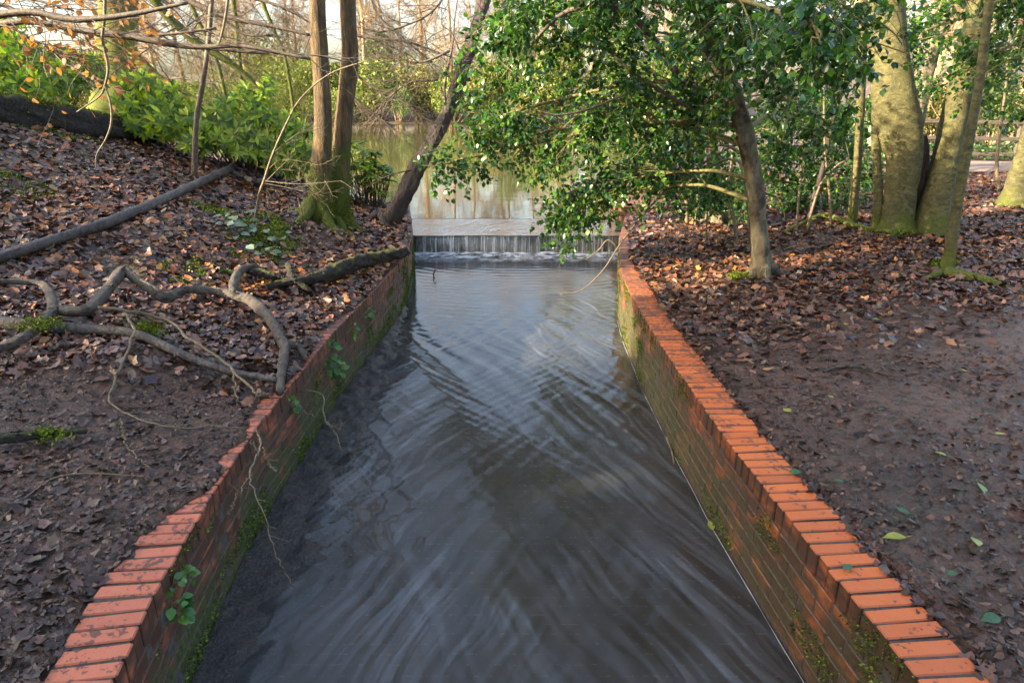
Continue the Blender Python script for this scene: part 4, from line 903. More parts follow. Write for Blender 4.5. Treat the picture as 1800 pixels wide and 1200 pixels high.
rhodo('dense bright rhododendron behind the fallen log at the far left', [E(20, 110, 10.8, 0.6, 0.5, 0.35, 1), E(80, 140, 10.7, 0.5, 0.5, 0.28, .8), E(130, 125, 11, 0.45, 0.5, 0.3, .6), E(50, 160, 10.3, .6, .4, .2, .6), E(-60, 80, 10.6, 1, .7, .6, .6)], G(40, 175), 330)
rhodo('rhododendron beside the broken log end and mossy trunk', [E(262, 185, 10.2, 0.45, 0.4, 0.42, 1), E(300, 210, 10.0, 0.35, 0.4, 0.25, .6)], G(275, 235), 110)
rhodo('sunlit rhododendron spreading below the thicket, left of the twin trunks', [E(350, 235, 9.9, 0.35, 0.4, 0.25, .6), E(395, 215, 10.2, 0.3, 0.4, 0.3, .8), E(425, 250, 10.0, 0.4, 0.4, 0.25, .9), E(435, 185, 10.5, 0.18, .3, .3, .4), E(480, 235, 10.3, 0.3, 0.4, 0.35, .8), E(500, 275, 10.1, .35, .4, .22, .7), E(525, 240, 10.6, .2, .3, .3, .35), E(470, 160, 10.8, .12, .2, .2, .12)], G(440, 290), 210)
rhodo('low rhododendron between the twin trunks and the leaning tree', [E(630, 285, 11.0, 0.35, 0.35, 0.35, 1), E(660, 310, 10.9, 0.3, 0.35, 0.25, .8)], (P(645, 330, 11)[0], 11.0, 0.0), 80)
# pale bramble on the bank
c = G(425, 408); t = thing('bramble', 'small bramble with pale grey-green leaves on the mossy bank', 'bramble', c); g = Geo(); gl = Geo(); A = []; B = []; pos = []
for k in range(26):
    px, py = (R.normal(415, 26), R.normal(395, 9)) if k < 19 else (R.normal(475, 18), R.normal(432, 7)); q = G(px, py, 0.09); s = np.array([q[0] + R.normal(0, 0.08), q[1] + .05, 0]); s[2] = float(gz(s[0], s[1])); A.append(s); B.append(q)
    for j in range(3): pos.append(q + R.normal(0, 0.035, 3))
pos = np.array(pos); n = len(pos); g.add(*sticks(A, B, 0.003, 0.002)); fix(g.obj('stems', M['darktwig'], kind='stuff'), t)
place(OVAL, pos, nrm(R.normal(0, 1, (n, 3)) * np.array([1, 1, 0.2])), nrm(R.normal(0, 0.25, (n, 3)) + np.array([0, -0.3, 1])), R.uniform(0.06, 0.10, n), pick([(0.13, 0.19, 0.13), (0.10, 0.16, 0.10), (0.17, 0.22, 0.15)], n, 0.15), gl, 1.3); fix(gl.obj('leaves', M['green']), t)

# ------------------------------------------------------------------ dead wood lying on the left bank
def deadwood(name, label, cat, pieces, mat, rough=0.2, n=16, moss=None, part='limb', dens=14):
    t = thing(name, label, cat, pieces[0][0][0])
    for p, r in pieces:
        g = Geo(); g.add(*tube(p, r, n, max(10, (len(p) - 1) * dens), rough, int(R.integers(99)), 0.8, 0.05)); q = smooth_path(p, 60)
        for _ in range(int(len(p) * 0.8) if rough >= 0.12 and len(p) > 3 else 0):      # broken side twigs and knots
            k = R.integers(4, 56); rk = np.interp(k / 59, np.linspace(0, 1, len(r)), r); d = nrm(rdir(1)[0] * [1, 1, 0.7] + [0, 0, 0.25]); g.add(*tube([q[k], q[k] + d * rk * R.uniform(1.2, 2.6)], [rk * 0.5, rk * 0.25], 7, 5, 0.3, int(k)))
        lb = fix(g.obj(part, M[mat]), t)
    if moss:
        g = Geo()
        for (a, sc, k) in moss:
            pos = a + R.normal(0, 1, (k, 3)) * np.array(sc); place(leaf_tmpl([0.22], 0.3, 0.3), pos, rdir(k, 0.2), rdir(k), R.uniform(0.012, 0.028, k), pick([(0.10, 0.13, 0.012), (0.17, 0.2, 0.02), (0.06, 0.085, 0.01)], k, 0.3), g)
        fix(g.obj('moss', M['moss'], kind='stuff'), lb)
    return t
deadwood('fallen_pole', 'long straight grey branch lying down the slope from the left edge', 'branch', [GP([(-60, 470, 26, .06), (0, 452, 25, .06), (100, 420, 22, .06), (200, 387, 21, .06), (300, 345, 18, .07), (370, 312, 16, .08), (405, 297, 14, .09)]),
    GP([(400, 299, 10, .08), (430, 312, 10, .06), (465, 317, 9, .05), (505, 300, 6, .05)]), GP([(402, 298, 8, .09), (407, 288, 5, .12)])], 'smoothbr', 0.08)
deadwood('gnarled_branch', 'long crooked grey branch zigzagging down to the wall edge, standing on its stub', 'branch', [
    GP([(95, 545, 22, .12), (150, 545, 22, .16), (180, 520, 22, .18), (205, 490, 22, .2), (217, 476, 21, .22), (238, 490, 19, .2), (270, 512, 20, .16), (293, 524, 20, .12), (322, 510, 17, .12), (370, 511, 18, .11), (412, 520, 22, .11), (442, 530, 22, .11), (475, 562, 21, .1), (494, 598, 22, .09), (503, 612, 22, .07)]),
    GP([(503, 608, 20, .08), (496, 645, 20, .05), (491, 690, 18, .02)]), GP([(500, 605, 18, .09), (525, 610, 16, .07), (538, 632, 9, .03)]),
    GP([(410, 520, 20, .11), (412, 494, 19, .12), (425, 474, 17, .12), (450, 470, 14, .11), (468, 488, 10, .06)]),
    GP([(95, 547, 22, .12), (84, 508, 16, .16), (58, 497, 13, .17), (-30, 494, 12, .18)]), GP([(96, 545, 22, .12), (50, 588, 20, .1), (0, 612, 18, .08), (-40, 630, 16, .06)])], 'branch', 0.24, 16, [(G(70, 570, .15), (.07, .05, .02), 500)])
deadwood('rotten_root', 'black rotting root lying along the wall top beside the weir', 'root', [
    GP([(470, 503, 14, .05), (505, 496, 18, .08), (535, 492, 24, .10), (565, 487, 30, .10), (605, 470, 30, .10), (645, 457, 30, .10), (690, 447, 26, .09), (714, 443, 18, .07)]),
    GP([(515, 492, 16, .1), (510, 475, 14, .15), (506, 462, 9, .2)]), GP([(520, 492, 18, .1), (540, 508, 12, .05), (548, 512, 6, .03)]), GP([(500, 490, 14, .08), (475, 484, 16, .1), (450, 478, 16, .1), (430, 482, 12, .05)])], 'rot', 0.5, 20, None, 'limb', 24)
deadwood('fallen_branch', 'dark straight branch under the gnarled one, tufted with moss midway', 'branch', [GP([(-40, 562, 26, .05), (60, 572, 25, .05), (150, 578, 22, .05), (240, 588, 19, .05), (330, 627, 17, .05), (400, 652, 15, .05), (486, 668, 12, .04)])], 'smoothbr', 0.12, 12, [(G(256, 582, .06), (.05, .04, .035), 900)])
deadwood('log_end', 'short dark broken branch at the left edge with a moss tuft', 'branch', [GP([(-60, 775, 22, .05), (0, 772, 20, .05), (60, 766, 20, .05), (110, 762, 13, .04), (152, 757, 11, .03)])], 'rot', 0.25, 10, [(G(85, 762, .06), (.05, .02, .015), 350)])
deadwood('curved_twig', 'thin brown twig curving over the mud at the lower left', 'twig', [GP([(-10, 920, 3, .01), (50, 870, 3, .012), (100, 838, 3, .012), (170, 832, 3, .01), (250, 837, 2, .008)])], 'twig', 0.1, 6)
deadwood('bent_stick', 'bent brown stick on the muddy right bank', 'stick', [GP([(1448, 652, 5, .012), (1475, 644, 7, .015), (1510, 644, 7, .015), (1545, 655, 6, .012), (1578, 662, 3, .008)])], 'branch', 0.1, 8)
def thorny(label, paths):
    t = thing('thorn_twig', label, 'twig', paths[0][0][0]); g = Geo(); A = []; B = []
    for p, w0, w1 in paths:
        p = np.array(p); q = smooth_path(p, 44); q[1:-1] += R.normal(0, 0.0045, (42, 3)); q = smooth_path(q, 88); g.add(*tube(q, [wr(p[0], w0 * 0.7), wr(p[-1], w1 * 0.6)], 6, 88, 0.25, int(R.integers(99)))); q = q[::1][:60]
        for _ in range(int(len(p) * 3)):
            k = R.integers(5, 59); d = nrm(rdir(1)[0] + 0.7 * nrm(q[k] - q[k - 1])); A.append(q[k]); B.append(q[k] + d * R.uniform(0.02, 0.1))
    g.add(*sticks(A, B, 0.0018, 0.0008)); fix(g.obj('stem', M['twig']), t)
gp = lambda l: [G(a, b_, z) for a, b_, z in l]
thorny('thin thorny branch running from the gnarled branch out over the wall', [(gp([(172, 540, .2), (230, 548, .18), (290, 562, .15), (340, 600, .12), (400, 642, .1), (440, 682, .09), (458, 694, .09)]) + [P(505, 690, 4.1), P(565, 692, 4.05), P(570, 735, 3.9), P(590, 760, 3.85), P(598, 790, 3.75)], 9, 3),
    ([G(410, 655, .1), P(420, 720, 3.55), P(440, 770, 3.25), P(455, 800, 3.15)], 5, 3), ([G(450, 690, .1), P(500, 708, 3.95), P(555, 732, 3.75)], 4, 2), ([P(455, 692, 4.1), P(440, 712, 3.8), P(395, 705, 3.75), P(330, 702, 3.75)], 4, 2), ([P(572, 740, 3.9), P(595, 755, 3.85), P(600, 740, 3.8)], 3, 2)])
thorny('kinked thorny twig lying across the mud below the gnarled branch', [(gp([(219, 550, .15), (236, 580, .12), (222, 620, .08), (203, 668, .05), (194, 708, .03), (250, 738, .03), (310, 752, .03), (370, 748, .03), (428, 752, .03)]), 7, 3), (gp([(213, 735, .03), (220, 775, .02), (245, 805, .02), (268, 828, .01)]), 4, 2), (gp([(300, 750, .03), (345, 742, .04), (385, 728, .05)]), 3, 2)])
thorny('thorny twig trailing over the left wall down to the water', [([G(448, 752, .05), P(458, 780, 3.05), P(440, 835, 2.85), P(455, 880, 2.75), P(480, 960, 2.68), P(498, 1000, 2.66), P(518, 1032, 2.66)], 5, 3), ([P(462, 785, 3.05), P(474, 815, 2.95), P(486, 830, 2.9)], 3, 2), ([P(440, 835, 2.85), P(418, 870, 2.72), P(402, 905, 2.62)], 3, 2)])
thorny('pale upright twig stuck in the bank before the twin trunks', [([G(537, 405, 0.0), P(530, 375, 7.4), P(523, 345, 7.45)], 3, 2)])
thorny('dark twig poking out of the stream below the weir', [([AT(764, 490, -0.6), P(762, 482, AT(764, 490, -0.6)[1]), P(766, 474, AT(764, 490, -0.6)[1])], 3, 2)])

# small plants rooted in the left wall
def onwall(px, py):
    Ys = np.linspace(1.5, 11, 2000); e = [abs(P(px, py, y)[0] - xl(y)) for y in Ys]; return P(px, py, Ys[int(np.argmin(e))])
def wallplant(label, spots, sz):
    c = onwall(*spots[0]); t = thing('wall_plant', label, 'plant', c, 'small plants on the left wall'); gl = Geo(); g = Geo(); A = []; B = []
    for s in spots:
        q = onwall(*s) + np.array([0.01, 0, 0]); k = 6; d = nrm(np.stack([np.abs(R.normal(0.6, 0.3, k)), R.normal(0, 0.6, k), R.normal(0.2, 0.5, k)], 1)); e = q + d * sz * R.uniform(0.4, 1.0, (k, 1))
        A += [q] * k; B += list(e); place(OVAL, e, nrm(d + R.normal(0, 0.3, (k, 3)) + np.array([0, 0, -.3])), nrm(np.array([0.5, -0.4, 0.8]) + R.normal(0, 0.3, (k, 3))), R.uniform(0.6, 1.1, k) * sz, pick([(0.06, 0.15, 0.025), (0.09, 0.2, 0.03), (0.04, 0.11, 0.02)], k), gl, 1.35)
    g.add(*sticks(A, B, 0.0018, 0.0014)); sm = fix(g.obj('stems', M['greenstem'], kind='stuff'), t); fix(gl.obj('leaves', M['green']), sm)
wallplant('lowest leafy plant on the left wall near the bottom edge', [(305, 1072), (312, 1080), (298, 1060)], 0.045)
wallplant('leafy plant on the left wall just above the lowest one', [(312, 1010), (322, 1016), (300, 1025)], 0.035)
wallplant('largest green plant hanging on the left wall beside the branch stub', [(575, 625), (585, 640), (570, 650), (590, 655), (578, 610)], 0.065)
wallplant('little plant on the left wall below the branch stub', [(508, 712), (512, 720)], 0.04)
wallplant('tiny sprig on the left wall nearest the weir', [(648, 548), (640, 552)], 0.05)
wallplant('tiny sprig on the left wall above the largest plant', [(618, 582), (612, 590)], 0.05)

# ------------------------------------------------------------------ right bank trees
b = G(1338, 484); Yt = b[1]
holly = thing('holly_tree', 'holly with a crooked trunk, its leafy crown hanging over the stream', 'tree', b)
tp, tr = PX([(1340, 490, 42), (1338, 450, 33), (1332, 395, 30), (1325, 320, 29), (1312, 250, 31), (1292, 180, 31), (1262, 110, 28), (1240, 50, 26), (1225, -20, 25), (1200, -150, 22), (1170, -420, 12)], [Yt, Yt, Yt, Yt - .05, Yt - .1, Yt - .2, Yt - .3, Yt - .35, Yt - .4, Yt - .5, Yt - .6])
tp[0][2] = float(gz(tp[0][0], tp[0][1])) - 0.04
n1 = leafy(holly, tp, tr, [E(1090, 110, 6.7, 0.85, 0.9, 0.65, 1.25), E(1080, 240, 6.9, 0.8, 0.9, 0.45, 1.3), E(950, 260, 7.2, .65, .7, .42, 1.3), E(1000, 380, 7.3, .32, .4, .22, .8), E(1040, 345, 7.2, .4, .5, .28, 1.1), E(1190, 170, 6.4, .7, .7, .6, 1.15),
    E(1140, 310, 7.2, .7, .7, .28, 1.4), E(1220, 325, 7.9, .45, .6, .22, 1.0), E(1400, 110, 5.8, .7, .7, .55, 1.7), E(1420, 60, 4.2, .32, .3, .14, .45), E(1300, 40, 5.2, .6, .6, .35, 1.1), E(915, 90, 6.8, .65, .6, .5, 1.2), E(865, 230, 7.2, .45, .5, .33, .9), E(800, 290, 7.5, .35, .3, .12, .5),
    E(1370, 260, 8.0, .5, .6, .35, 1.0), E(990, 20, 6.3, .9, .8, .35, 1.5), E(1150, -20, 5.8, 1.1, .9, .3, 1.4), E(1450, 240, 7.6, .45, .5, .4, .9), E(1000, -150, 6.2, 1.4, 1, .4, .8), E(1530, 60, 5.6, .45, .5, .3, .6)], nsub=14, ntw=9)
gb = Geo(); q, rq = PX([(1300, 250, 5), (1215, 300, 5), (1160, 345, 4), (1100, 415, 4), (1060, 475, 3), (1022, 510, 2.5), (985, 517, 2)], [6.9, 7.0, 7.0, 7.0, 7.0, 7.0, 7.0]); gb.add(*tube(q, rq, 6, 40, 0.1))
q, rq = PX([(1084, 432, 4), (1068, 422, 3), (1052, 440, 3), (1030, 456, 2)], 7.0); gb.add(*tube(q, rq, 6)); q, rq = PX([(1190, 130, 13), (1140, 60, 13), (1085, 18, 12), (1020, 14, 10), (975, 35, 7), (920, 95, 5)], [6.2, 6.1, 6.0, 6.0, 6.1, 6.2]); gb.add(*tube(q, rq, 8, 40, 0.12))
q, rq = PX([(1020, 30, 5), (1060, 80, 5), (1130, 140, 6), (1230, 200, 8)], 6.3); gb.add(*tube(q, rq, 6, 30)); q, rq = PX([(1100, 165, 4), (1040, 190, 5), (985, 202, 4), (945, 195, 2)], 5.9); gb.add(*tube(q, rq, 6, 30))
fix(gb.obj('bare_limbs', M['darktwig'], kind='stuff'), holly)

b = G(1258, 392)
holly2 = thing('holly_tree', 'dense holly behind the crooked one, dark foliage down to the leaf litter', 'tree', b)
tp, tr = PX([(1258, 400, 34), (1255, 340, 26), (1250, 260, 22), (1260, 150, 18), (1270, 0, 14), (1280, -300, 6)], b[1])
leafy(holly2, tp, tr, [E(1190, 270, 9.2, .9, .8, .6, 1.6), E(1300, 240, 9.5, 1.0, .8, .7, 1.8), E(1420, 200, 9.8, .9, .8, .8, 1.8), E(1240, 110, 9.5, 1.3, .9, .8, 1.8), E(1420, 40, 9.8, 1.3, .9, .8, 1.8), E(1440, 320, 9.9, .6, .7, .4, 1.2), E(1300, 340, 9.4, .8, .6, .3, 1.1), E(1480, 270, 10, .5, .6, .6, 1.2), E(1400, 375, 10.4, .8, .5, .28, 1.2), E(1240, 370, 10.6, .7, .5, .28, 1.0), E(1480, 360, 10.6, .5, .5, .35, 1.0)], nsub=12, ntw=9, size=(0.05, 0.07))
b = np.array([5.0, 18.5, float(gz(5.0, 18.5))])
hl = thing('lakeside_bush', 'sunlit yellow-green evergreen on the right lake shore behind the hanging holly', 'bush', b)
leafy(hl, np.array([b, b + [0, 0, 1.0], b + [-.1, 0, 2.2], b + [-.3, 0, 3.6]]), [.10, .08, .06, .02], [E(1090, 160, 17.5, 1.2, .9, .9, 1.2), E(1180, 220, 17, 1.1, .9, .8, 1.2), E(1060, 250, 17.5, .7, .7, .4, .7), E(1230, 120, 18, 1.3, .9, 1.0, 1.2), E(1010, 110, 18.5, .9, .8, .8, .7)], nsub=10, ntw=8, size=(0.08, 0.13), cols=[(0.13, 0.19, 0.03), (0.2, 0.25, 0.05), (0.08, 0.14, 0.025)])
b = np.array([7.6, 8.2, float(gz(7.6, 8.2))])
holly3 = thing('holly_tree', 'holly boughs hanging in at the top right corner', 'tree', b)
leafy(holly3, np.array([b, b + [0, 0, 1.2], b + [-.2, -.2, 2.6], b + [-.3, -.3, 4.5]]), [.12, .1, .08, .03], [E(1775, 110, 7.2, .5, .6, .45, 1.1), E(1770, 15, 7.0, .8, .6, .3, 1.2), E(1660, 60, 7.8, .5, .5, .3, .6), E(1690, 150, 8.6, .35, .4, .3, .35), E(1850, 60, 7, .7, .7, .7, 1)], nsub=12, ntw=8)
b = np.array([8.2, 14.5, float(gz(8.2, 14.5))])
holly4 = thing('holly_tree', 'shaded holly filling the gap between the beech stems', 'tree', b)
leafy(holly4, np.array([b, b + [0, 0, 1.5], b + [.1, 0, 3], b + [0, 0, 5]]), [.14, .12, .09, .03], [E(1500, 220, 13, 1.0, .8, .8, 1.5), E(1590, 120, 13.5, 1.2, .8, .9, 1.3), E(1480, 90, 13, 1.4, .8, .9, 1.5), E(1650, 30, 13.5, 1.4, .8, .8, 1.2), E(1510, 330, 12.5, .7, .7, .5, 1.3), E(1380, 340, 12.5, .8, .7, .4, 1), E(1770, 120, 14.5, 1.2, .8, .8, 1.0)], nsub=11, ntw=8, size=(0.06, 0.09))

b = G(1580, 410); Yt = b[1] + 0.1
beech = thing('beech_tree', 'big beech with a bulging olive trunk and a second thick stem leaning right', 'tree', b)
def stem(axis, Y, mat, root, n=20, rough=0.08, rt=5, seed=1, flute=0.05):
    p, r = PX(axis, Y); r = [a * 0.79 for a in r]; p[0][2] = float(gz(p[0][0], p[0][1])) - 0.06; g = Geo(); g.add(*tube(p, r, n, max(30, len(p) * 7), rough, seed, 0.3, flute))
    if rt: roots(g, p[0], r[0] * 0.62, rt, r[0] * 2.0, seed)
    return fix(g.obj('trunk', M[mat]), root), p, r
stem([(1572, 418, 92), (1577, 385, 66), (1584, 330, 62), (1592, 275, 72), (1584, 220, 90), (1574, 175, 88), (1567, 110, 78), (1563, 40, 72), (1562, -40, 70), (1560, -300, 60), (1570, -900, 25)], Yt, 'beech', beech, 24, 0.10, 6, 3)
stem([(1638, 416, 88), (1642, 385, 70), (1658, 310, 60), (1677, 215, 58), (1692, 140, 56), (1712, 60, 54), (1730, -20, 50), (1790, -300, 40), (1850, -800, 15)], [Yt - .15, Yt - .15, Yt - .1, Yt, Yt, Yt + .1, Yt + .1, Yt + .2, Yt + .5], 'beech', beech, 22, 0.08, 6, 5)
stem([(1543, 408, 26), (1543, 350, 20), (1541, 290, 19), (1538, 235, 17), (1540, 150, 14), (1542, 40, 12)], Yt + 0.1, 'beech', beech, 12, 0.08, 3, 8)
stem([(1612, 410, 40), (1615, 360, 36), (1622, 300, 32), (1618, 240, 24)], Yt + 0.15, 'dark', beech, 12, 0.25, 0, 9, 0.15)
g = Geo(); out = []
for k in range(7): grow(P(1565 + R.normal(0, 6), -150 - 90 * k, Yt), (R.normal(), R.normal(), 0.6), 2.6, 0.06, 1, out, 0.08, 0.18, (6, 5, 3))
build_branches(out, g); fix(g.obj('branches', M['darktwig']), beech)
b = G(1664, 474); sl1 = thing('slender_tree', 'slender leaning stem with a spreading root in front of the big beech', 'tree', b)
st1, _p, _r = stem([(1662, 482, 36), (1668, 455, 26), (1677, 395, 22), (1692, 310, 21), (1708, 220, 20), (1722, 140, 19), (1734, 40, 18), (1745, -60, 17), (1770, -400, 10)], b[1], 'beech', sl1, 12, 0.08, 3, 11)
g = Geo(); p, r = GP([(1664, 478, 26, .03), (1700, 486, 22, .02), (1740, 494, 16, .01), (1785, 512, 8, -.005)]); g.add(*tube(p, r, 10, 24, 0.2, 4)); p, r = GP([(1655, 478, 18, .03), (1625, 492, 12, .01), (1590, 508, 8, 0), (1540, 520, 5, -.004)]); g.add(*tube(p, r, 10, 24, 0.2, 5)); fix(g.obj('root', M['beech']), st1)
b = G(1497, 390); s2 = thing('slender_tree', 'slender straight stem just left of the big beech', 'tree', b)
stem([(1497, 395, 24), (1502, 340, 19), (1508, 270, 18), (1512, 190, 18), (1516, 100, 18), (1518, 0, 17), (1520, -300, 10)], b[1], 'beech', s2, 12, 0.08, 3, 12)
b = G(1778, 362); s3 = thing('beech_tree', 'mossy beech trunk leaning right at the far right edge', 'tree', b)
stem([(1776, 368, 66), (1784, 335, 48), (1797, 290, 42), (1815, 230, 40), (1840, 140, 38), (1880, 0, 36), (1950, -400, 18)], b[1], 'beech', s3, 16, 0.12, 6, 14)
b = G(1755, 360); s4 = thing('sapling', 'thin pale sapling between the fence and the far right trunk', 'sapling', b)
stem([(1757, 345, 8), (1752, 300, 8), (1755, 250, 7), (1762, 200, 6), (1768, 150, 5), (1775, 60, 3)], 11.5, 'twig', s4, 8, 0.1, 0, 15)
for label, ax, Y in (('pale understory stem nearest the brick pier', [(1208, 394, 9), (1206, 350, 8), (1200, 310, 7), (1204, 250, 5)], None), ('thin forked stem between the pier and the crooked holly', [(1222, 396, 5), (1226, 340, 5), (1215, 300, 4)], None),
        ('greenish stem directly behind the crooked holly trunk', [(1297, 430, 7), (1290, 380, 6), (1282, 330, 6), (1290, 250, 5)], None), ('thin stem touching the left of the crooked holly trunk', [(1322, 440, 8), (1318, 390, 7), (1310, 330, 7), (1300, 280, 5)], None),
        ('bent bare stem right of the crooked holly, leaning right', [(1418, 400, 6), (1430, 360, 6), (1445, 320, 5), (1470, 292, 4), (1492, 280, 3)], None), ('dark leaning stem behind the bent bare one', [(1420, 392, 12), (1432, 345, 12), (1445, 300, 11), (1460, 230, 9), (1480, 120, 7)], None),
        ('straight grey stem halfway between the holly trunk and the slender straight stem', [(1400, 412, 7), (1404, 350, 6), (1410, 270, 6), (1412, 150, 4)], None), ('thin leaning stem left of the slender straight stem', [(1462, 400, 6), (1458, 340, 6), (1450, 260, 5), (1448, 150, 4)], None),
        ('thin brown stem in the leaf litter under the hanging holly', [(1240, 432, 5), (1243, 380, 4), (1246, 330, 4), (1240, 260, 3)], None)):
    b = G(*ax[0][:2]); t = thing('understory_sapling', label, 'sapling', b, 'thin stems under the hollies'); stem(ax, b[1], 'twig' if 'dark' not in label else 'dark', t, 7, 0.1, 0, int(R.integers(50)))
deadwood('surface_root', 'pale root snaking over the leaf litter left of the big beech', 'root', [GP([(1380, 408, 8, .02), (1420, 388, 10, .06), (1450, 378, 11, .08), (1490, 392, 12, .05), (1525, 402, 10, .03), (1550, 405, 8, .02)]), GP([(1425, 388, 7, .06), (1418, 405, 6, .01)])], 'beech', 0.15, 8)

# fence and path beyond the right-hand trees
path = Geo(); xs = np.linspace(8.0, 30, 50); yy, xx = np.meshgrid(np.linspace(-1, 1, 8), xs, indexing='ij'); yc = 15.6 + 0.02 * (xx - 10) + 1.15 * yy
path.add(np.stack([xx, yc, gz(xx, yc) + 0.05 - 0.09 * np.abs(yy) ** 6], -1).reshape(-1, 3), grid_faces(8, 50)).obj('path', M['pathmat'], kind='structure')
fence = thing('rail_fence', 'weathered three-rail timber fence along the far side of the path', 'fence', (11.5, 17.3, 0.3))
fx = [9.4, 11.0, 12.35, 13.9, 15.6]; pm = Geo().add(*box(-0.05, 0.05, -0.05, 0.05, -0.35, 1.12, 0.012)).mesh('post', False); pm.materials.append(M['fence'])
for k, x in enumerate(fx):
    o = mobj('post', pm, None); o.location = (x, 17.3, 0.2); o.rotation_euler = (R.normal(0, 0.02), R.normal(0, 0.02), R.normal(0, 0.1)); under(o, fence)
for z in (0.5, 0.87, 1.24):
    for k in range(4):
        g = Geo().add(*box(0, fx[k + 1] - fx[k] - 0.012, -0.022, 0.022, -0.045, 0.045, 0.01)); o = g.obj('rail', M['fence'], smooth=False); o.location = (fx[k] + 0.006, 17.225, z - 0.02 * k); o.rotation_euler = (0, R.normal(0.008, 0.006), 0); under(o, fence)
g = Geo(); n = 3500; x = R.uniform(9, 17, n); y = 17.6 + R.normal(0, 0.25, n); place(OVAL, np.stack([x, y, gz(x, y) + R.uniform(0.02, 0.4, n)], 1), rdir(n), rdir(n, 0.8), R.uniform(0.06, 0.1, n), pick(HOLLYC, n), g); g.obj('ground_ivy', M['green'], kind='stuff', label='low green ivy growing under the fence', category='ivy')

# green and yellow leaves lying singly on the right bank
FL = [('pale yellow-green leaf near the coping, nearest the wall on the open mud', 1383, 722, 22, 'y'), ('small yellow leaf on the litter below the slender stem', 1487, 570, 16, 'y'), ('yellow-green leaf near the right edge, lower of two close to each other', 1652, 797, 26, 'y'),
      ('yellow leaf closest to the right edge halfway up the mud', 1758, 764, 22, 'y'), ('bright green leaf in the right middle of the mud', 1727, 858, 34, 'g'), ('long yellow-green leaf, largest on the lower mud', 1572, 944, 46, 'y'), ('green leaf right of the largest yellow one', 1716, 951, 36, 'y'),
      ('dull green leaf above the largest yellow one', 1586, 899, 26, 'd'), ('dark green leaf at the back edge of the coping', 1396, 830, 24, 'd'), ('green leaf lying on the sunken coping brick', 1490, 998, 30, 'd'), ('tiny yellow leaf far right, highest of the yellow ones', 1694, 652, 13, 'y'),
      ('tiny yellow leaf above the pale one by the coping', 1461, 699, 12, 'y'), ('tiny yellow leaf on the dark litter by the moss cushion', 1424, 543, 10, 'y'), ('small green leaf beside the small yellow one', 1541, 562, 15, 'g'), ('blue-green leaf at the lower right edge', 1742, 1088, 42, 'd'),
      ('small dark green leaf low on the right mud', 1674, 1010, 22, 'd'), ('dark green leaf pressed into the mud beside the coping', 1474, 847, 22, 'd'), ('small dark leaf in the middle of the right mud', 1548, 720, 15, 'd'), ('green leaf at the upper right of the mud', 1766, 548, 20, 'd')]
PAL = {'y': (0.30, 0.32, 0.06), 'g': (0.14, 0.25, 0.05), 'd': (0.05, 0.12, 0.055)}
for label, px, py, w_, c in FL:
    q = G(px, py, 0.012)
    if 'coping brick' in label: q = AT(px, py, 0.004)
    g = Geo(); s = 2 * wr(q, w_) * 0.92; a = R.uniform(0, 6.28); TV, TF = leaf_tmpl([0.2, 0.3, 0.27, 0.13], R.uniform(0.1, 0.45), R.uniform(-0.1, 0.2)); TV = TV - np.array([0.5, 0, 0])
    place((TV, TF), [q + np.array([0, 0, 0.006])], [(math.cos(a), math.sin(a), R.normal(0, 0.08))], [nrm(np.array([R.normal(0, 0.15), R.normal(0, 0.15), 1]))], s, [PAL[c]], g)
    d = np.array([math.cos(a), math.sin(a), 0]); g.add(*sticks([q - d * s * 0.5 + [0, 0, .006]], [q - d * s * 0.75 + [0, 0, 0.012]], 0.0016, 0.001), PAL[c])
    o = g.obj('fallen_leaf', M['green']); o['label'] = label; o['category'] = 'leaf'; o['group'] = 'green and yellow leaves on the right bank'
q = AT(1253, 932, WATER + 0.012); g = Geo(); place(leaf_tmpl([0.2, 0.3, 0.27, 0.13], 0.3, 0.3), [q], [(-0.1, 0.8, 0.5)], [(0, -.5, 1)], 0.07, [PAL['y']], g); o = g.obj('floating_leaf', M['green']); o['label'] = 'yellow leaf caught at the waterline of the right wall'; o['category'] = 'leaf'
q = [AT(1172, 768, WATER + .006), AT(1180, 790, WATER + .008), AT(1185, 815, WATER + .004)]; g = Geo(); g.add(*tube(q, [.008, .006, .004], 6, 12, .2)); o = g.obj('floating_twig', M['twig']); o['label'] = 'short twig caught at the waterline of the right wall'; o['category'] = 'twig'

# ------------------------------------------------------------------ across the lake
def far_tree_mesh(seed, h):
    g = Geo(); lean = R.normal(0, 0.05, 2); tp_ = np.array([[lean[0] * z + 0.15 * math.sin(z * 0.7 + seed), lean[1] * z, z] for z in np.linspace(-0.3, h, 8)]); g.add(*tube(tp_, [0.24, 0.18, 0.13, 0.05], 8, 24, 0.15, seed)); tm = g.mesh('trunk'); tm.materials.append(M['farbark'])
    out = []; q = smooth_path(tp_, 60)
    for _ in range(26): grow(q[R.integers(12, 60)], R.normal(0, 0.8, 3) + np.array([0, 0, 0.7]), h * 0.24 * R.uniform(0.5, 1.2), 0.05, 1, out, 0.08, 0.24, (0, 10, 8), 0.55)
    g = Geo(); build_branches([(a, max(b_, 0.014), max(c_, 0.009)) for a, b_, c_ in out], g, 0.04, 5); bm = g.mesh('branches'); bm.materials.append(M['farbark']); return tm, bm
FT = [far_tree_mesh(s, h) for s, h in enumerate((15, 18, 13, 17))]
tx = np.sort(np.concatenate([np.linspace(-44, 20, 30) + R.normal(0, 0.8, 30)]))
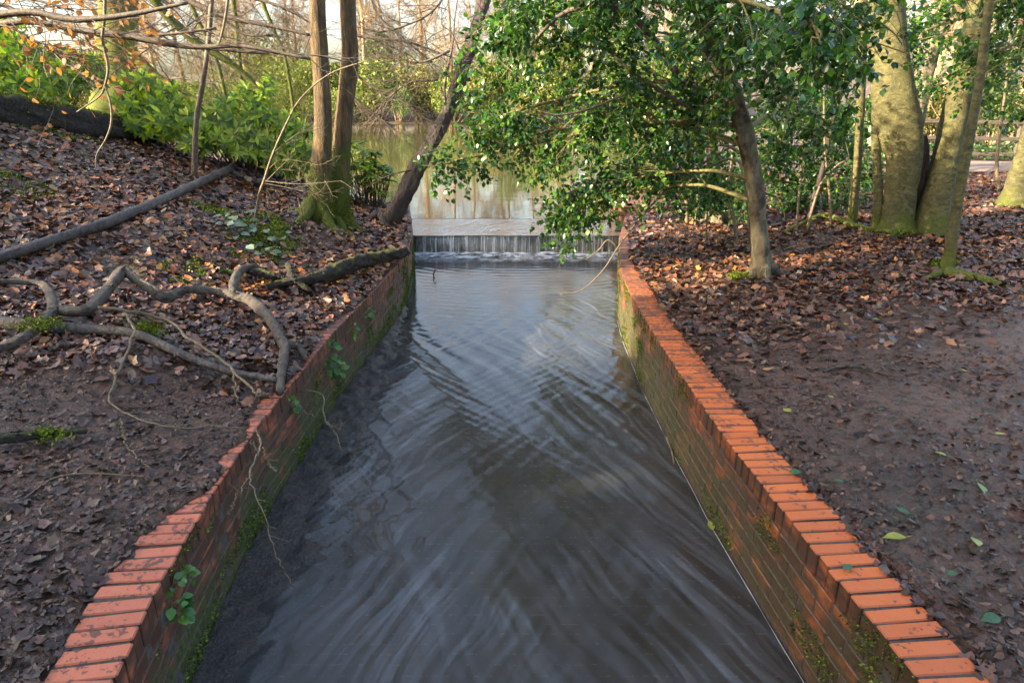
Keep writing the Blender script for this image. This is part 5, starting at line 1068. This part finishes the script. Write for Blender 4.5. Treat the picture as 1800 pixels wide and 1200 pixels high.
for k, x in enumerate(tx):
    y = 74 + R.uniform(0, 12); tm, bm = FT[k % 4]; t = thing('bare_tree', 'pale bare tree in the sunlit row beyond the lake, %s from the left' % ORD[k], 'tree', (x, y, 0.1 + 0.05 * (y - 70)), 'bare trees beyond the lake', R.uniform(0, 6.28)); s = R.uniform(0.85, 1.2); t.scale = (s, s, s)
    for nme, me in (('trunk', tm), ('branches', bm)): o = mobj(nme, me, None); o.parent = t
def far_shrub_mesh(seed, w_, h, pal):
    g = Geo(); gs = Geo(); n = 3600; P_ = []; out = []
    for c in range(9):
        cc = np.array([R.normal(0, w_ * 0.4), R.normal(0, w_ * 0.25), h * R.uniform(0.25, 0.75)]); P_.append(cc + rdir(n // 9) * np.array([w_ * 0.42, w_ * 0.4, h * 0.32]) * R.uniform(0.4, 1, (n // 9, 1)) ** 0.5)
        gs.add(*tube([[cc[0] * 0.3, cc[1] * 0.3, -0.2], cc], [0.06, 0.02], 5, 6))
    P_ = np.concatenate(P_); P_[:, 2] = np.maximum(P_[:, 2], 0.02); n = len(P_); place(OVAL, P_, rdir(n, -0.2), rdir(n, 0.9), R.uniform(0.12, 0.28, n), pick(pal, n, 0.3), g)
    a = gs.mesh('stems'); a.materials.append(M['farbark']); b_ = g.mesh('crown'); b_.materials.append(M['farleaf']); return a, b_
FS = [far_shrub_mesh(1, 3.2, 3.6, [(0.12, 0.16, 0.03), (0.18, 0.21, 0.045), (0.09, 0.13, 0.03)]), far_shrub_mesh(2, 2.6, 2.4, [(0.09, 0.14, 0.05), (0.13, 0.18, 0.07)]), far_shrub_mesh(3, 3.6, 4.6, [(0.19, 0.19, 0.05), (0.25, 0.22, 0.07), (0.13, 0.16, 0.04)]), far_shrub_mesh(4, 2.6, 5.2, [(0.05, 0.09, 0.025), (0.07, 0.12, 0.03)])]
sx = np.linspace(-42, 18, 30) + R.normal(0, 0.5, 30)
for k, x in enumerate(sx):
    a, b_ = FS[R.choice(4, p=[.35, .25, .25, .15])]; y = 70.2 + (k % 3) * 2.6 + R.uniform(0, 1.2); t = thing('lakeside_shrub', 'leafy sunlit shrub on the far lake shore, %s from the left' % ORD[k], 'shrub', (x, y, 0.05), 'shrubs on the far shore', R.uniform(0, 6.28)); s = R.uniform(0.7, 1.2) * (1 + 0.35 * (k % 3)); t.scale = (s, s, s)
    for nme, me in (('stems', a), ('crown', b_)): o = mobj(nme, me, None); o.parent = t

# woodland behind the right-hand trees
px_ = [1460, 1530, 1605, 1625, 1640, 1668, 1700, 1745, 1775, 1795]
for k, px in enumerate(px_):
    y = 20 + 2.2 * ((k * 7) % 6); x = P(px, 250, y)[0]; tm, bm = FT[(k + 1) % 4]; t = thing('bare_tree', 'slim bare tree in the wood beyond the path, %s from the left' % ORD[k], 'tree', (x, y, float(gz(x, y))), 'bare trees beyond the path', R.uniform(0, 6.28)); t.scale = (0.55, 0.55, 0.7)
    for nme, me in (('trunk', tm), ('branches', bm)): o = mobj(nme, me, None); o.parent = t
for k, (px, y, s) in enumerate([(1560, 24, .55), (1650, 25, .5), (1740, 22, .45), (1800, 26, .7), (1700, 30, .7)]):
    a, b_ = FS[(k + 1) % 4]; x = P(px, 250, y)[0]; t = thing('woodland_shrub', 'green shrub in the wood beyond the path, %s from the left' % ORD[[0, 1, 3, 4, 2][k]], 'shrub', (x, y, float(gz(x, y))), 'shrubs beyond the path', k * 1.3); t.scale = (s, s, s)
    for nme, me in (('stems', a), ('crown', b_)): o = mobj(nme, me, None); o.parent = t

# tall evergreens on the slope behind the viewer's left shoulder: they keep the stream and banks in shade
def shade_mesh():
    g = Geo(); g.add(*tube([[0, 0, -1], [0.1, 0, 5], [0, 0.1, 15]], [0.3, 0.24, 0.05], 10, 20, 0.1)); tm = g.mesh('trunk'); tm.materials.append(M['dark'])
    g = Geo(); n = 5200; z = R.uniform(1.2, 15.5, n); rad = 3.1 * (1 - (z / 17) ** 2) ** 0.5 * R.uniform(0.2, 1, n) ** 0.5; a = R.uniform(0, 6.28, n); rad *= 0.75 + 0.5 * vn(a * 2, z * 0.8, 3)
    place(OVAL, np.stack([rad * np.cos(a), rad * np.sin(a), z], 1), rdir(n, -0.3), rdir(n, 0.8), R.uniform(0.3, 0.55, n), pick(HOLLYC, n), g, 1.2); cm = g.mesh('crown'); cm.materials.append(M['holly']); return tm, cm
tm, cm = shade_mesh()
for k, (x, y, s) in enumerate([(-8.5, -7.5, 1.0), (-11.5, -4.4, 1.0), (-13, -3.0, 0.95), (-9, -12, 1.0), (-17, -4.5, 1.1), (-14, -8.5, 1.1)]):
    t = thing('shade_tree', 'tall evergreen on the slope behind the left edge, %s in its row' % ORD[k], 'tree', (x, y, float(gz(x, y)) - 0.2), 'evergreens out of frame that shade the stream', k * 0.9); t.scale = (s, s, s)
    for nme, me in (('trunk', tm), ('crown', cm)): o = mobj(nme, me, None); o.parent = t
